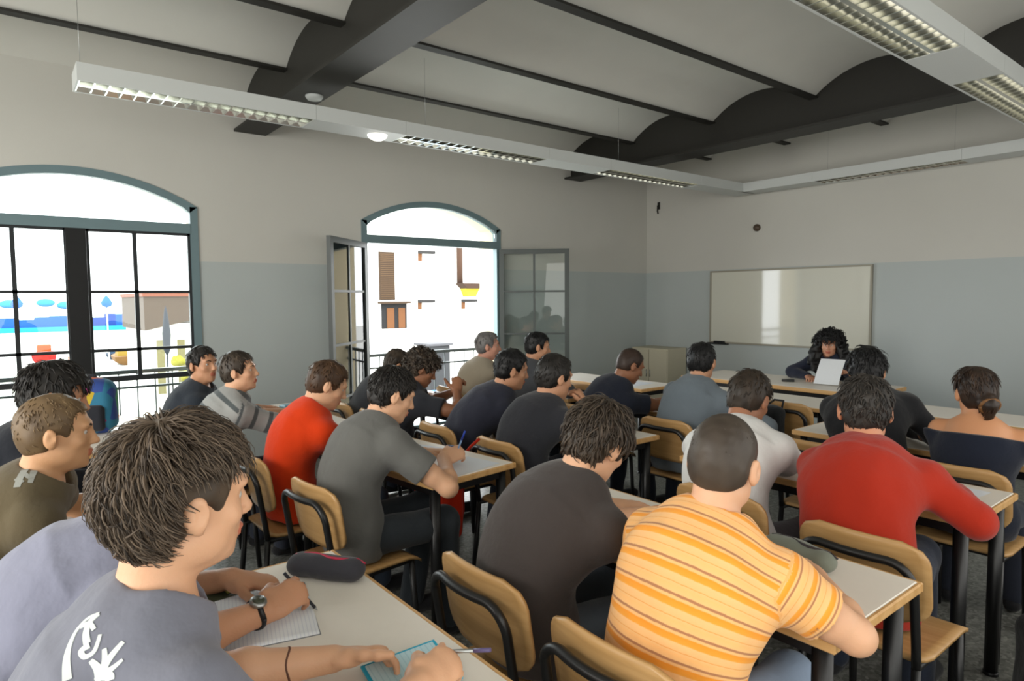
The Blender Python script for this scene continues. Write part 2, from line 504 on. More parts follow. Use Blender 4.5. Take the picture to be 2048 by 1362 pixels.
def add_head(f, c, R, s, fem=False):
    """skull, jaw, brow, eye sockets, nose, lips, chin and ears in head axes (right, forward, up)"""
    P = lambda x, y, z: c + R @ (V(x, y, z)*s)
    e = lambda x, y, z, a, b, d, k=.02, op='+': f.ell(P(x, y, z), V(a, b, d)*s, R, k*s, op)
    jw = .92 if fem else 1.
    e(0, -.012, .031, .072, .096, .086)                     # cranium
    e(0, .026, -.035, .060*jw, .066, .082, .03)             # face
    e(0, .044, -.088, .036*jw, .040, .030, .03)             # jaw
    e(0, .074, -.103, .017, .014, .013, .015)               # chin
    for sx in (-1, 1):
        e(sx*.046*jw, .008, -.070, .014, .034, .022, .025)  # jaw angle
        e(sx*.044, .058, -.026, .017, .018, .016, .02)      # cheekbone
    e(0, .078, .026, .048, .016, .011, .02)                 # brow ridge
    for sx in (-1, 1): e(sx*.031, .092, .004, .015, .011, .0095, .012, '-')
    f.cap(P(0, .088, .010), P(0, .106, -.028), .0075*s, .0105*s, .012*s)   # nose bridge
    e(0, .108, -.032, .010, .010, .009, .008)               # nose tip
    for sx in (-1, 1): e(sx*.011, .098, -.035, .007, .009, .007, .006)
    e(0, .092, -.0595, .022, .009, .0065, .006)             # upper lip
    e(0, .090, -.0715, .020, .009, .0070, .006)             # lower lip
    e(0, .103, -.0655, .024, .010, .0016, .003, '-')        # mouth line
    for sx in (-1, 1):                                      # ears: rim with a hollow
        Re = R @ np.array(Matrix.Rotation(sx*-.35, 3, 'Z'))
        f.ell(P(sx*.081, -.014, -.008), V(.0095, .020, .032)*s, Re, .008*s)
        f.ell(P(sx*.077, -.006, -.034), V(.006, .009, .010)*s, Re, .006*s)
        f.ell(P(sx*.094, -.010, -.004), V(.0085, .010, .019)*s, Re, .004*s, '-')

def hair_shell(f, c, R, s, t=.014, front=.062, nape=-.062, side=True, top=0., back=0., sides=0., fringe=0.):
    """cap of hair over the skull with the face, ears and neck left free"""
    P = lambda x, y, z: c + R @ (V(x, y, z)*s)
    I = lambda lo, hi: None
    f.ell(P(0, -.012-back*.5, .031+top*.5), V(.072+t+sides, .096+t+back*.5, .086+t+top*.5)*s, R, .01)
    f.ell(P(0, -.040, -.010), V(.068+t*.8+sides, .062+t*.7+back, .075+t*.5)*s, R, .02)
    if fringe: f.ell(P(0, .07, .062), V(.058, .030, .022+fringe)*s, R, .02)
    # face opening, ear openings, nape line
    f.box(P(0, .125, front-.150), V(.11, .092, .150)*s, R @ np.array(Matrix.Rotation(-.10, 3, 'X')), .012, '-', .02*s)
    for sx in (-1, 1):
        f.ell(P(sx*.090, .004, -.024), V(.030, .034, .036)*s, R, .010, '-')
        f.box(P(sx*.085, .050, -.075), V(.035, .062, .050)*s, R, .012, '-', .01*s)
    f.box(P(0, .0, nape-.12), V(.13, .13, .12)*s, R @ np.array(Matrix.Rotation(.28, 3, 'X')), .012, '-', .01*s)

def locks(v, c, R, s, n, length, lift, width, seed, flow=None, curl=0., minz=-.06, messy=.35, droop=.25, fy=.055, fz=.055, ez=.022):
    """tufts of hair rooted on the shell: returns vertices, quads, tone"""
    r = np.random.default_rng(seed)
    ctr = c + R @ (V(0, -.015, .02)*s)
    idx = r.integers(0, len(v), n*2); P = v[idx]
    loc = (P-c) @ R / s
    ok = (loc[:, 2] > minz) & ~((np.abs(loc[:, 0]) > .05) & (loc[:, 2] < ez) & (loc[:, 1] > -.055)) & ~((loc[:, 1] > fy) & (loc[:, 2] < fz)); P = P[ok][:n]; loc = loc[ok][:n]; n = len(P)
    N = P-ctr; N /= np.linalg.norm(N, axis=1)[:, None]
    crown = c + R @ (V(.01, -.045, .125)*s)
    F = P-crown; F -= N*(F*N).sum(1)[:, None]; F /= np.linalg.norm(F, axis=1)[:, None]+1e-6
    if flow is not None:
        G = np.tile(R @ V(*flow), (n, 1)); G -= N*(G*N).sum(1)[:, None]
        F = F+G; F /= np.linalg.norm(F, axis=1)[:, None]+1e-6
    F = F + r.normal(0, messy, (n, 3)); F -= N*(F*N).sum(1)[:, None]; F /= np.linalg.norm(F, axis=1)[:, None]+1e-6
    L = length*r.uniform(.6, 1.25, n)*s; lf = lift*r.uniform(.5, 1.5, n)
    S = np.cross(N, F); ns = 5; rows = []
    ph = r.uniform(0, 6.28, n)
    for i in range(ns):
        t = i/(ns-1)
        # rises from the scalp then bends over and falls along it
        h = lf*np.sin(t*2.3)*L*.75 - droop*t*t*L*.6
        p = P - N*.004 + F*(L*t*(1-.12*t))[:, None] + N*h[:, None]
        if curl: p = p + S*(np.sin(t*9+ph)*curl)[:, None] + N*(np.cos(t*9+ph)*curl)[:, None]
        w = width*s*(1-t**1.6)*1.0 + .0006
        rows.append(np.stack([p-S*w, p+N*w*.8, p+S*w], 1))
    A = np.stack(rows, 1).reshape(n, ns*3, 3)
    q = []
    for i in range(ns-1):
        for k in range(3):
            k2 = (k+1) % 3; q.append([i*3+k, i*3+k2, (i+1)*3+k2, (i+1)*3+k])
    q = np.array(q); Q = (q[None]+(np.arange(n)*ns*3)[:, None, None]).reshape(-1, 4)
    tone = np.repeat(np.clip(r.normal(.45, .28, n), 0, 1), ns*3)
    return A.reshape(-1, 3), Q, tone

PEOPLE = {}; DESKS = []
def person(label, pel, face, head, look, L, R, shirt, skin=(205, 158, 124), hair=((40, 32, 26), (70, 58, 48)),
           style='short', s=1., vox=.0075, sleeve='short', collar='tee', trousers=(52, 56, 68), shoes=(40, 40, 42),
           twist=0., pz=.575, slump=0., nlocks=260, seed=1, fem=False, legs=True, lift=0., shoulder=1., off=False,
           hem=None, group=None, knees=.045, neck=.112, shoulder_in=(0, 0), hs=.965, kx=0.):
    t0 = face + twist
    a = math.radians(face); fw = V(-math.sin(a), math.cos(a), 0); lat = V(math.cos(a), math.sin(a), 0)
    a2 = math.radians(t0); latc = V(math.cos(a2), math.sin(a2), 0)
    P = V(pel[0], pel[1], pz); H = V(*head); RH = head_axes(*look); hd_s = s*hs
    SB = H + RH @ (V(0, -.030, -.070)*hd_s)
    sp = nrm(SB-P)
    N = SB - nrm(RH[:, 2]*.45 + sp*.55 + V(0, 0, .35))*neck*s
    D = np.linalg.norm(N-P); Lt = .50*s
    up0 = nrm(N-P); back = nrm(-fw - up0*(-fw@up0))
    B = (P+N)/2 + back*(.05+max(0, Lt-D)*.55+slump) + V(0, 0, .02)
    bz = lambda t: P*(1-t)**2 + B*2*t*(1-t) + N*t*t
    bd = lambda t: nrm((B-P)*(1-t)+(N-B)*t)
    upc = bd(.85); latc = nrm(latc - upc*(latc@upc)); dep = nrm(np.cross(upc, latc))   # chest depth axis (forward)
    depth_at = lambda t: nrm(np.cross(bd(t), nrm(lat*(1-t)+latc*t)))
    sh = .168*s*shoulder
    Sh = {}
    for sd, A, si in ((1, R, 0), (-1, L, 1)):
        base = N - upc*.048*s + latc*sd*sh + dep*.012
        w = V(*A['w']); rch = nrm(w-base)
        Sh[sd] = base + (rch*.035 + V(0, 0, 1)*A.get('up', 0.))*s - latc*sd*shoulder_in[si]
    org = V(pel[0], pel[1], 0)
    arms = {}
    for sd, A in ((1, R), (-1, L)):
        S0 = Sh[sd]; pole = A.get('e', S0+latc*sd*.15-V(0, 0, .3)-dep*.05)
        E, W = two_bone(S0, A['w'], pole, .285*s, .255*s)
        if 'E' in A: E = V(*A['E'])
        for x0, x1, y0, y1 in DESKS:
            if 'E' not in A and x0-.05 < E[0] < x1+.05 and y0-.20 < E[1] < y1+.04: E[2] = max(E[2], .76+(.067 if sleeve in ('long', 'half') else .054)*s)
            if x0-.02 < W[0] < x1+.02 and y0-.02 < W[1] < y1+.02: W[2] = max(W[2], .76+.044*s)
        arms[sd] = (S0, E, W)
    # torso profile: t, half width, half depth
    k = .93 if fem else 1.
    prof = [(0., .160*(1.05 if fem else 1), .110), (.22, .146*k, .100), (.45, .145*k, .103), (.68, .158*k, .112), (.86, .150*k, .098), (.97, .085, .062)]
    prof = [(t, w*s*(.5+.5*shoulder), d*s) for t, w, d in prof]
    def torso(f, grow, k=.035):
        for (t, w, d), (t2, w2, d2) in zip(prof[:-1], prof[1:]):
            w, d, w2, d2 = w+grow, d+grow, w2+grow, d2+grow
            f.scap(bz(t), bz(t2), w, w2, depth_at((t+t2)/2), (w/d+w2/d2)/2, k)
        for sd in (1, -1):      # shoulder girdle
            S0 = Sh[sd]
            f.cap(N+upc*.0*s, S0+upc*.012*s, .052*s+grow*.8, .050*s+grow, .04)
            f.cap(bz(.72)+latc*sd*.10*s+dep*.02, S0, .070*s+grow, .052*s+grow, .04)
    # ---- body: one continuous skin
    f = Sdf()
    torso(f, -.012)
    f.half((P[0], P[1], .475), (0, 0, -1), P-.45, P+.45, .012)
    for sd in (1, -1):
        S0, E, W = arms[sd]; A = R if sd > 0 else L
        f.cap(S0, E, .048*s, .038*s, .03); m = E+(W-E)*.3
        f.cap(S0+(E-S0)*.3, S0+(E-S0)*.7, .047*s, .043*s, .02)
        f.cap(E, m, .038*s, .041*s, .02); f.cap(m, W, .041*s, .026*s, .02)
        hd = V(*A['hd']) if 'hd' in A else nrm(nrm(W-E)*V(1, 1, 0)+V(0, 0, .01)); pn = V(*A.get('pn', (0, 0, -1)))
        add_hand(f, W, hd, pn, sd, s*.98, A.get('curl', .10), A.get('grip', False), 1.0 if vox < .007 else 1.12)
    f.cap(N-upc*.03, SB, .056*s*(.86 if fem else 1), .054*s*(.84 if fem else 1), .03)
    kn = {}; an = {}
    if legs:
        for sd in (1, -1):
            hp = P + lat*sd*.085*s - V(0, 0, .02); K = P + fw*.40*s + lat*(sd*(.085+knees)*s+kx); K[2] = .515*s+.0
            An = K + fw*(.02 if sd > 0 else -.06) - V(0, 0, 0); An[2] = .085
            kn[sd], an[sd] = K, An
            f.cap(hp, K, .072*s, .050*s, .03); f.cap(K, An, .048*s, .034*s, .02)
            f.cap(An+V(0, 0, -.03), An+fw*.12*s+V(0, 0, -.052), .030*s, .018*s, .02)
    add_head(f, H, RH, hd_s, fem)
    v, q = f.mesh(vox)
    me = np_mesh('person', v-org, q)
    body = link_mesh('person', me, skin_mats(skin)); body.location = org
    lips = H + RH @ (V(0, .094, -.0655)*hd_s)
    fc = v[q].mean(1); ll = (fc-lips) @ RH/s
    mi = ((np.abs(ll[:, 0]) < .021) & (np.abs(ll[:, 2]) < .0115) & (ll[:, 1] > -.012) & (ll[:, 1] < .02)).astype(np.int32)
    me.polygons.foreach_set('material_index', mi)
    tag(body, label, 'person', group)
    # ---- eyes and brows
    for sx in (-1, 1):
        mb = MB(); c = H + RH @ (V(sx*.031, .0700, .003)*hd_s) - org
        mb.ball(c, .0118*hd_s, 10, 0)
        mb.ball(c + RH @ (V(0, .0068, -.0005)*hd_s), .0056*hd_s, 8, 1)
        mb.build('eye', [EYE_W, EYE_I], body)
        pts = [H + RH @ (V(sx*x, y, z)*hd_s) - org for x, y, z in ((.014, .092, .022), (.030, .0905, .028), (.046, .079, .024))]
        MB().tube(pts, [.0035*hd_s, .004*hd_s, .002*hd_s], 6).build('eyebrow', BROW, body)
    # ---- shirt
    f = Sdf(); g = .014
    torso(f, g)
    hemp = P + (P-bz(.15))*.0
    f.scap(P, P-V(0, 0, .035), prof[0][1]+g*1.5, prof[0][1]+g*1.3, depth_at(0), prof[0][1]/prof[0][2], .03)
    f.half((P[0], P[1], .468), (0, 0, -1), P-.45, P+.45, .012)
    fr = {'short': .60, 'long': 1., 'none': .0, 'half': .9}[sleeve]
    gs = .013 if sleeve == 'short' else .011
    for sd in (1, -1):
        S0, E, W = arms[sd]
        if sleeve == 'long':
            f.cap(S0, E, .053*s+gs, .044*s+gs, .03); f.cap(E, W-nrm(W-E)*.01, .044*s+gs, .030*s+gs, .025)
        elif fr > 0:
            d = nrm(E-S0); C = S0+(E-S0)*fr
            f.scap(S0, C+d*.05, .053*s+gs, .052*s+gs+.004, np.cross(d, V(0, 0, 1)), 1.001, .03, '+', (C, d))
            f.cap(C-d*.03, C+d*.03, .050*s, .050*s, .004, '-') if vox < .0072 else None
    un = nrm(RH[:, 2]*.3+upc*.7)
    if off:
        cz = bz(.97)-upc*.030*s
        f.half(cz, upc, cz-.35, cz+.35, .008)
    else:
        nr = .066*s*(.9 if fem else 1)
        f.cap(N-un*.004*s, N+un*.16*s, nr, nr*1.15, .012, '-')
        if collar == 'tee': f.torus(N+un*.001*s+dep*.006, nrm(un+dep*.25), .068*s, .009*s, .008)
        elif collar == 'polo':
            for i in range(4): f.torus(N+un*(.010+.010*i)*s+dep*.004, nrm(un+dep*.20), (.070-.003*i)*s, .008*s, .006)
        elif collar == 'hood':
            f.torus(N+un*.010*s-dep*.010, nrm(un+dep*.1), .082*s, .022*s, .02)
            f.ell(N-dep*.075*s-upc*.055*s, (.115*s, .045*s, .075*s), np.stack([latc, dep, upc], 1), .03)
        elif collar == 'high':
            for i in range(3): f.torus(N+un*(.008+.012*i)*s, nrm(un+dep*.12), (.070-.003*i)*s, .011*s, .008)
    hv = max(vox, .0065)
    w1 = wobble(.0042, 26, seed); w2 = wobble(.0022, 60, seed+9)
    v2, q2 = f.mesh(hv, lambda X, Y, Z: w1(X, Y, Z)+w2(X, Y, Z*.5))
    me2 = np_mesh('shirt', v2-org, q2)
    # stripe coordinate: metres along the spine, or along the sleeve
    ts = np.linspace(-.1, 1.05, 140); cp = np.array([bz(t) for t in ts]); 
    seg = np.r_[0, np.cumsum(np.linalg.norm(np.diff(cp, axis=0), axis=1))]
    iT = np.concatenate([((c_[:, None]-cp[None])**2).sum(2).argmin(1) for c_ in np.array_split(v2, 8)])
    tang = np.array([bd(t) for t in ts])
    st = seg[iT] + ((v2-cp[iT])*tang[iT]).sum(1)
    for sd in (1, -1):
        S0, E, W = arms[sd]; d = nrm(E-S0)
        al = (v2-S0) @ d; rad = np.linalg.norm((v2-S0)-al[:, None]*d, axis=1)
        side = (v2-bz(.8)) @ latc*sd
        arm = (rad < .085*s) & (al > -.02) & (side > sh*.80)
        st = np.where(arm, 1.0+al, st)
        if sleeve == 'long': pass
    set_attr(me2, 'stripe', st)
    sm = shirt if not isinstance(shirt, tuple) else fabric(shirt)
    so = link_mesh('shirt', me2, sm, body)
    # ---- trousers and shoes
    if legs:
        f = Sdf()
        f.scap(P-V(0, 0, .025), P+(bz(.10)-P), prof[0][1]-.002, prof[0][1]-.006, depth_at(0), prof[0][1]/prof[0][2], .03)
        for sd in (1, -1):
            hp = P + lat*sd*.085*s - V(0, 0, .025)
            f.cap(hp-V(0, 0, .004), kn[sd], .080*s, .066*s, .04)
        f.half((P[0], P[1], .466), (0, 0, -1), P-.75, P+.75, .012)
        for sd in (1, -1): f.cap(kn[sd], an[sd], .064*s, .058*s, .03)
        w3 = wobble(.004, 30, seed+3)
        v3, q3 = f.mesh(max(.010, vox), w3)
        link_mesh('trousers', np_mesh('trousers', v3-org, q3), fabric(trousers, 'denim'), body)
        for sd in (1, -1):
            f = Sdf(); An = an[sd]
            f.scap(An+V(0, 0, -.045)-fw*.03, An+fw*.17*s+V(0, 0, -.050), .040*s, .044*s, V(0, 0, 1), 1.15, .02)
            f.cap(An+V(0, 0, -.02), An+V(0, 0, .01), .042*s, .042*s, .02)
            f.half(V(*An[:2], .004), V(0, 0, -1), An-.3, An+.3, .004)
            v4, q4 = f.mesh(.011)
            link_mesh('shoe', np_mesh('shoe', v4-org, q4), fabric(shoes, 'shoe'), body)
    # ---- hair
    hv = .0055 if vox < .006 else .0075
    f = Sdf(); hm = hair_mat(*hair); lk = []
    nz = lambda a_, fq: (lambda u, w: (lambda X, Y, Z: u(X, Y, Z)+w(X, Y, Z)))(wobble(a_, fq, seed+20), wobble(a_*.6, fq*2.3, seed+21))
    if style == 'buzz':
        hair_shell(f, H, RH, hd_s, .005, .066, -.046); noise = nz(.0010, 170)
        spec = dict(length=.010, lift=.25, width=.0015, messy=.3, minz=-.03)
    elif style == 'short':
        hair_shell(f, H, RH, hd_s, .011, .060, -.058); noise = nz(.003, 90)
        spec = dict(length=.034, lift=.26, width=.0034, messy=.32)
    elif style == 'medium':
        hair_shell(f, H, RH, hd_s, .016, .052, -.074, fringe=.005); noise = nz(.0045, 75)
        spec = dict(length=.050, lift=.24, width=.0036, messy=.32)
    elif style == 'tousled':
        hair_shell(f, H, RH, hd_s, .013, .060, -.072, top=.010, back=.010); noise = nz(.004, 80)
        spec = dict(length=.050, lift=.27, width=.0017, messy=.32, minz=-.070, droop=.24, flow=(0, .50, -.15), fy=.035, fz=.082, ez=.070)
    elif style == 'crop':
        hair_shell(f, H, RH, hd_s, .008, .062, -.052); noise = nz(.0016, 120)
        spec = dict(length=.018, lift=.30, width=.0020, messy=.35, minz=-.05)
    elif style == 'curly':
        hair_shell(f, H, RH, hd_s, .026, .052, -.075, fringe=.008); noise = nz(.008, 85)
        spec = dict(length=.045, lift=.5, width=.006, messy=.8, curl=.006)
    elif style == 'long_curly':
        hair_shell(f, H, RH, hd_s, .034, .056, -.09, sides=.02)
        Pt = lambda x, y, z: H + RH @ (V(x, y, z)*hd_s)
        for sx in (-1, 1):
            f.cap(Pt(sx*.098, -.035, .04), Pt(sx*.138, .015, -.14), .040*s, .056*s, .03)
            f.cap(Pt(sx*.138, .015, -.14), Pt(sx*.122, .055, -.25), .056*s, .034*s, .03)
        f.cap(Pt(0, -.08, .02), Pt(0, -.10, -.20), .085*s, .075*s, .03); noise = nz(.012, 70)
        spec = dict(length=.095, lift=.22, width=.008, messy=.45, droop=.55, curl=.009, minz=-.25, fy=.0, fz=.07)
        nlocks = nlocks
    elif style == 'bun':
        hair_shell(f, H, RH, hd_s, .012, .060, -.085, fringe=.004)
        Pt = lambda x, y, z: H + RH @ (V(x, y, z)*hd_s)
        f.ell(Pt(.012, -.112, -.040), V(.042, .034, .038)*s, RH, .01)
        f.cap(Pt(.012, -.118, -.055), Pt(.015, -.105, -.108), .034*s, .018*s, .02); noise = nz(.003, 110)
        spec = dict(length=.05, lift=.12, width=.004, messy=.2, minz=-.16, flow=(0, -1, -.4))
    v5, q5 = f.mesh(hv, noise)
    tone5 = np.clip(.30+.25*wobble(1., 110, seed+30)(v5[:, 0], v5[:, 1], v5[:, 2]*.5), 0, 1)
    lv, lq, lt = locks(v5, H, RH, hd_s, nlocks, seed=seed+5, **spec)
    vv = np.concatenate([v5, lv]); qq = np.concatenate([q5, lq+len(v5)])
    hme = np_mesh('hair', vv-org, qq); set_attr(hme, 'tone', np.concatenate([tone5, lt]))
    ho = link_mesh('hair', hme, hm, body)
    PEOPLE[seed] = dict(body=body, shirt=so, arms=arms, N=N, H=H, RH=RH, org=org, lat=latc, up=upc, dep=dep, bz=bz, s=s)
    return body
EYE_W = mat('eye_white', (188, 182, 174), .25)
EYE_I = mat('iris', (52, 36, 26), .2)
BROW = mat('eyebrow', (48, 36, 28), .8)
# ------------------------------------------------------------------ materials of the place
M = dict(
    wall=M_wall('painted_plaster', (194, 193, 186), (176, 183, 182), 1.905),
    plaster=mat('ceiling_plaster', (208, 208, 201), .9, noise=.04, nscale=3, spec=.15),
    cream=mat('cream_render', (214, 200, 168), .9, noise=.06, nscale=4),
    floor=M_terrazzo('terrazzo'),
    beam=mat('dark_painted_steel', (38, 37, 33), .55, noise=.1, nscale=6, spec=.35),
    leaf=mat('dark_grey_paint', (66, 72, 70), .45, noise=.05, nscale=8),
    teal=mat('grey_teal_paint', (104, 126, 131), .45, noise=.05, nscale=8),
    tealdark=mat('dark_teal_paint', (30, 34, 37), .5),
    glass=M_glass('clear_glass'),
    alu=mat('brushed_aluminium', (170, 172, 172), .35, 1.),
    white=mat('white_enamel', (196, 200, 198), .45, spec=.4),
    louver=mat('mirror_louver', (215, 215, 208), .16, 1.),
    tube=M_emit('fluorescent_tube', (255, 250, 232), 1.3),
    board=mat('whiteboard_enamel', (206, 206, 194), .06, spec=.5),
    lam=mat('white_laminate', (232, 226, 215), .42, noise=.02, nscale=30, spec=.4),
    beech=M_wood('beech_edge', (196, 150, 92), (214, 172, 116), 1., .4),
    ply=M_wood('beech_plywood', (176, 136, 84), (196, 156, 104), 1.2, .36),
    black=mat('black_steel', (17, 17, 18), .38, spec=.5),
    paper=mat('paper', (226, 230, 234), .8, noise=.02, nscale=40),
    dark=mat('black_plastic', (22, 23, 26), .45),
)

# ------------------------------------------------------------------ room shell
XL, YF, YR, XR, HT = -6.2, 7.39, -4.2, .95, 3.72
WT = .42
WIN = [(-2.78, .89), (.53, .89), (3.85, .89)]     # centre and half width along the left wall
SPR, RISE, SILL = 2.37, .25, .12
def arch(yc, hw, n=20, spring=SPR, rise=RISE, inset=0.):
    """segmental arch from the left springing to the right one, in (y, z)"""
    R = (hw*hw+rise*rise)/(2*rise); zc = spring+rise-R; a0 = math.asin(hw/R)
    R2 = R-inset
    pts = []
    for i in range(n+1):
        a = -a0+2*a0*i/n; y = R2*math.sin(a)
        y = max(-(hw-inset), min(hw-inset, R2*math.sin(a)*(1 if inset == 0 else 1.0)))
        pts.append((yc+y, zc+R2*math.cos(a)))
    return pts

def wall_with_windows():
    mb = MB(); xi, xo = XL, XL-WT
    ys = [YR-.3]
    for yc, hw in WIN: ys += [yc-hw, yc+hw]
    ys.append(YF+.3)
    for i in range(0, len(ys), 2): mb.box((xo, ys[i], 0), (xi, ys[i+1], HT), 0)
    for yc, hw in WIN:
        mb.box((xo, yc-hw, -.3), (xi, yc+hw, SILL), 0)
        A = arch(yc, hw)
        for (y0, z0), (y1, z1) in zip(A[:-1], A[1:]):
            for x, fl in ((xi, 0), (xo, 1)):
                q = [(x, y0, z0), (x, y1, z1), (x, y1, HT), (x, y0, HT)]
                mb.add(q, [(0, 1, 2, 3)])
            mb.add([(xi, y0, z0), (xi, y1, z1), (xo, y1, z1), (xo, y0, z0)], [(0, 1, 2, 3)], 1)
        # the outdoor-coloured lining of the opening
        for y in (yc-hw+.002, yc+hw-.002):
            mb.add([(xi-.07, y, SILL), (xo, y, SILL), (xo, y, SPR), (xi-.07, y, SPR)], [(0, 1, 2, 3)], 1)
    o = mb.build('wall_left', [M['wall'], M['cream']])
    tag(o, 'grey and cream painted wall with the arched windows', 'wall', kind='structure')
wall_with_windows()
def structure(name, mb, m, label, cat):
    o = mb.build(name, m); return tag(o, label, cat, kind='structure')
structure('wall_front', MB().box((XL, YF, 0), (XR+.3, YF+.3, HT)), M['wall'], 'wall behind the teacher with the whiteboard', 'wall')
structure('wall_right', MB().box((XR, YR-.3, 0), (XR+.3, YF, HT)), M['wall'], 'plain wall on the right of the room', 'wall')
structure('wall_back', MB().box((XL, YR-.3, 0), (XR, YR, HT)), M['wall'], 'plain wall at the back of the room', 'wall')
structure('floor', MB().box((XL, YR-.3, -.1), (XR+.3, YF+.3, 0)), M['floor'], 'grey speckled terrazzo floor', 'floor')

TX = [-5.16, -4.09, -3.02, -1.95, -.88, .19]
def ceiling():
    mb = MB(); xs = [XL-.05]+TX+[1.26]; zs, rise = 3.35, .20
    for a, b in zip(xs[:-1], xs[1:]):
        hw = (b-a)/2; R = (hw*hw+rise*rise)/(2*rise); n = 16; P = []
        a0 = math.asin(hw/R)
        for i in range(n+1):
            t = -a0+2*a0*i/n; x = (a+b)/2+R*math.sin(t); z = zs+rise-R+R*math.cos(t)
            P += [(x, YR-.3, z), (x, YF+.02, z)]
        mb.add(P, [(2*i, 2*i+1, 2*i+3, 2*i+2) for i in range(n)], 0, True)
    mb.box((XL-WT, YR-.3, HT-.02), (XR+.3, YF+.3, HT+.1))
    o = mb.build('ceiling', M['plaster'])
    tag(o, 'white plaster ceiling of shallow barrel vaults', 'ceiling', kind='structure')
ceiling()
for i, x in enumerate(TX):
    mb = MB().box((x-.04, YR, 3.335), (x+.04, YF, 3.352)).box((x-.012, YR, 3.345), (x+.012, YF, 3.46))
    structure('trim_%d' % (i+1), mb, M['beam'], 'dark steel rib between two ceiling vaults', 'ceiling rib')
for i, (y0, y1) in enumerate(((-2.24, -1.96), (1.75, 2.03), (5.78, 6.07))):
    ym = (y0+y1)/2
    mb = MB().box((XL+.002, y0, 3.07), (XR, y1, 3.092)).box((XL+.002, ym-.03, 3.09), (XR, ym+.03, 3.60))
    structure('ceiling_beam', mb, M['beam'], ['dark steel beam at the back of the room', 'dark steel beam crossing the near part of the ceiling', 'dark scalloped steel beam nearest the front wall'][i], 'beam')

# ------------------------------------------------------------------ windows
def leaf_mesh(root, w, zb, zt, hm, t=.042):
    """glazed casement in its own plane: hinge at local y=0, leaf along +y"""
    mb = MB(); st = .055
    mb.box((-t/2, 0, zb), (t/2, st, zt)).box((-t/2, w-st, zb), (t/2, w, zt)).box((-t/2, st, zt-st), (t/2, w-st, zt)).box((-t/2, st, zb), (t/2, w-st, zb+.10))
    mb.box((-.012, w/2-.012, zb+.1), (.012, w/2+.012, zt-st))
    for z in hm: mb.box((-.012, st, z-.011), (.012, w-st, z+.011))
    return mb, (st, zb+.1, w-st, zt-st)
def window(n, yc, hw, kind):
    root = empty('window_%d' % n, (XL, yc, 0))
    tag(root, {1: 'arched window with closed casements on the left', 2: 'arched window with both casements swung open', 3: 'arched window behind the camera'}[n], 'window', kind='structure')
    x0, x1 = -.065, .012; zt0, zt1 = 2.14, 2.225
    mb = MB(); fw = .062
    mb.strip(arch(0, hw, inset=fw), arch(0, hw), x0, x1)
    for s in (-1, 1): mb.box((x0, min(s*hw, s*(hw-fw)), SILL), (x1, max(s*hw, s*(hw-fw)), SPR))
    mb.box((x0, -hw+fw, SILL), (x1, hw-fw, SILL+.06))
    mb.build('window_frame', M['teal'], root)
    MB().box((x0, -hw+fw, zt0), (x1+.004, hw-fw, zt1)).build('transom', M['teal'], root)
    A = arch(0, hw-.04, inset=.03); P = [(y, z) for y, z in A]
    poly = [(-hw+fw-.005, zt1)]+[(max(-hw+.05, min(hw-.05, y)), z) for y, z in P]+[(hw-fw+.005, zt1)]
    MB().prism(poly, -.030, -.026).build('pane', M['glass'], root)
    lw = hw-fw-.002
    if kind == 'closed':
        MB().box((-.06, -.075, SILL+.06), (.02, .06, zt0)).build('mullion', mat('near_black_paint', (14, 15, 16), .6), root)
        for s in (-1, 1):
            e = empty('casement', (-.028, s*(hw-fw), 0)); e.parent = root
            mb = MB(); w = hw-fw-.065
            L = lambda a, b: (min(s*-a, s*-b), max(s*-a, s*-b))
            for a, b in ((0, .022), (w-.02, w)): mb.box((-.02, L(a, b)[0], SILL+.06), (.02, L(a, b)[1], zt0))
            for z0, z1 in ((zt0-.02, zt0), (SILL+.06, SILL+.12), (.90, .945)): mb.box((-.02, L(0, w)[0], z0), (.02, L(0, w)[1], z1))
            m = w*.555; mb.box((-.012, L(m-.016, m+.016)[0], .9), (.012, L(m-.016, m+.016)[1], zt0))
            for z in (1.64, 1.16): mb.box((-.012, L(0, w)[0], z-.013), (.012, L(0, w)[1], z+.013))
            mb.build('casement_frame', M['tealdark'], e)
            MB().box((-.002, L(0, w)[0]+.01, SILL+.1), (.002, L(0, w)[1]-.01, zt0-.01)).build('pane', M['glass'], e)
    else:
        for s, ang in ((-1, -138.6), (1, -44)):
            # swung into the room: angle of the leaf from the wall normal
            e = empty('casement', (.02, s*(hw-.03), 0)); e.parent = root
            e.rotation_euler = (0, 0, math.radians(ang))
            mb, g = leaf_mesh(root, lw, SILL+.05, zt0-.004, (1.64, 1.14, .64))
            mb.build('casement_frame', M['leaf'], e)
            MB().box((-.002, g[0], g[1]), (.002, g[2], g[3])).build('pane', M['glass'], e)
    return root
window(1, WIN[1][0], WIN[1][1], 'closed')
window(2, WIN[2][0], WIN[2][1], 'open')
window(3, WIN[0][0], WIN[0][1], 'closed')

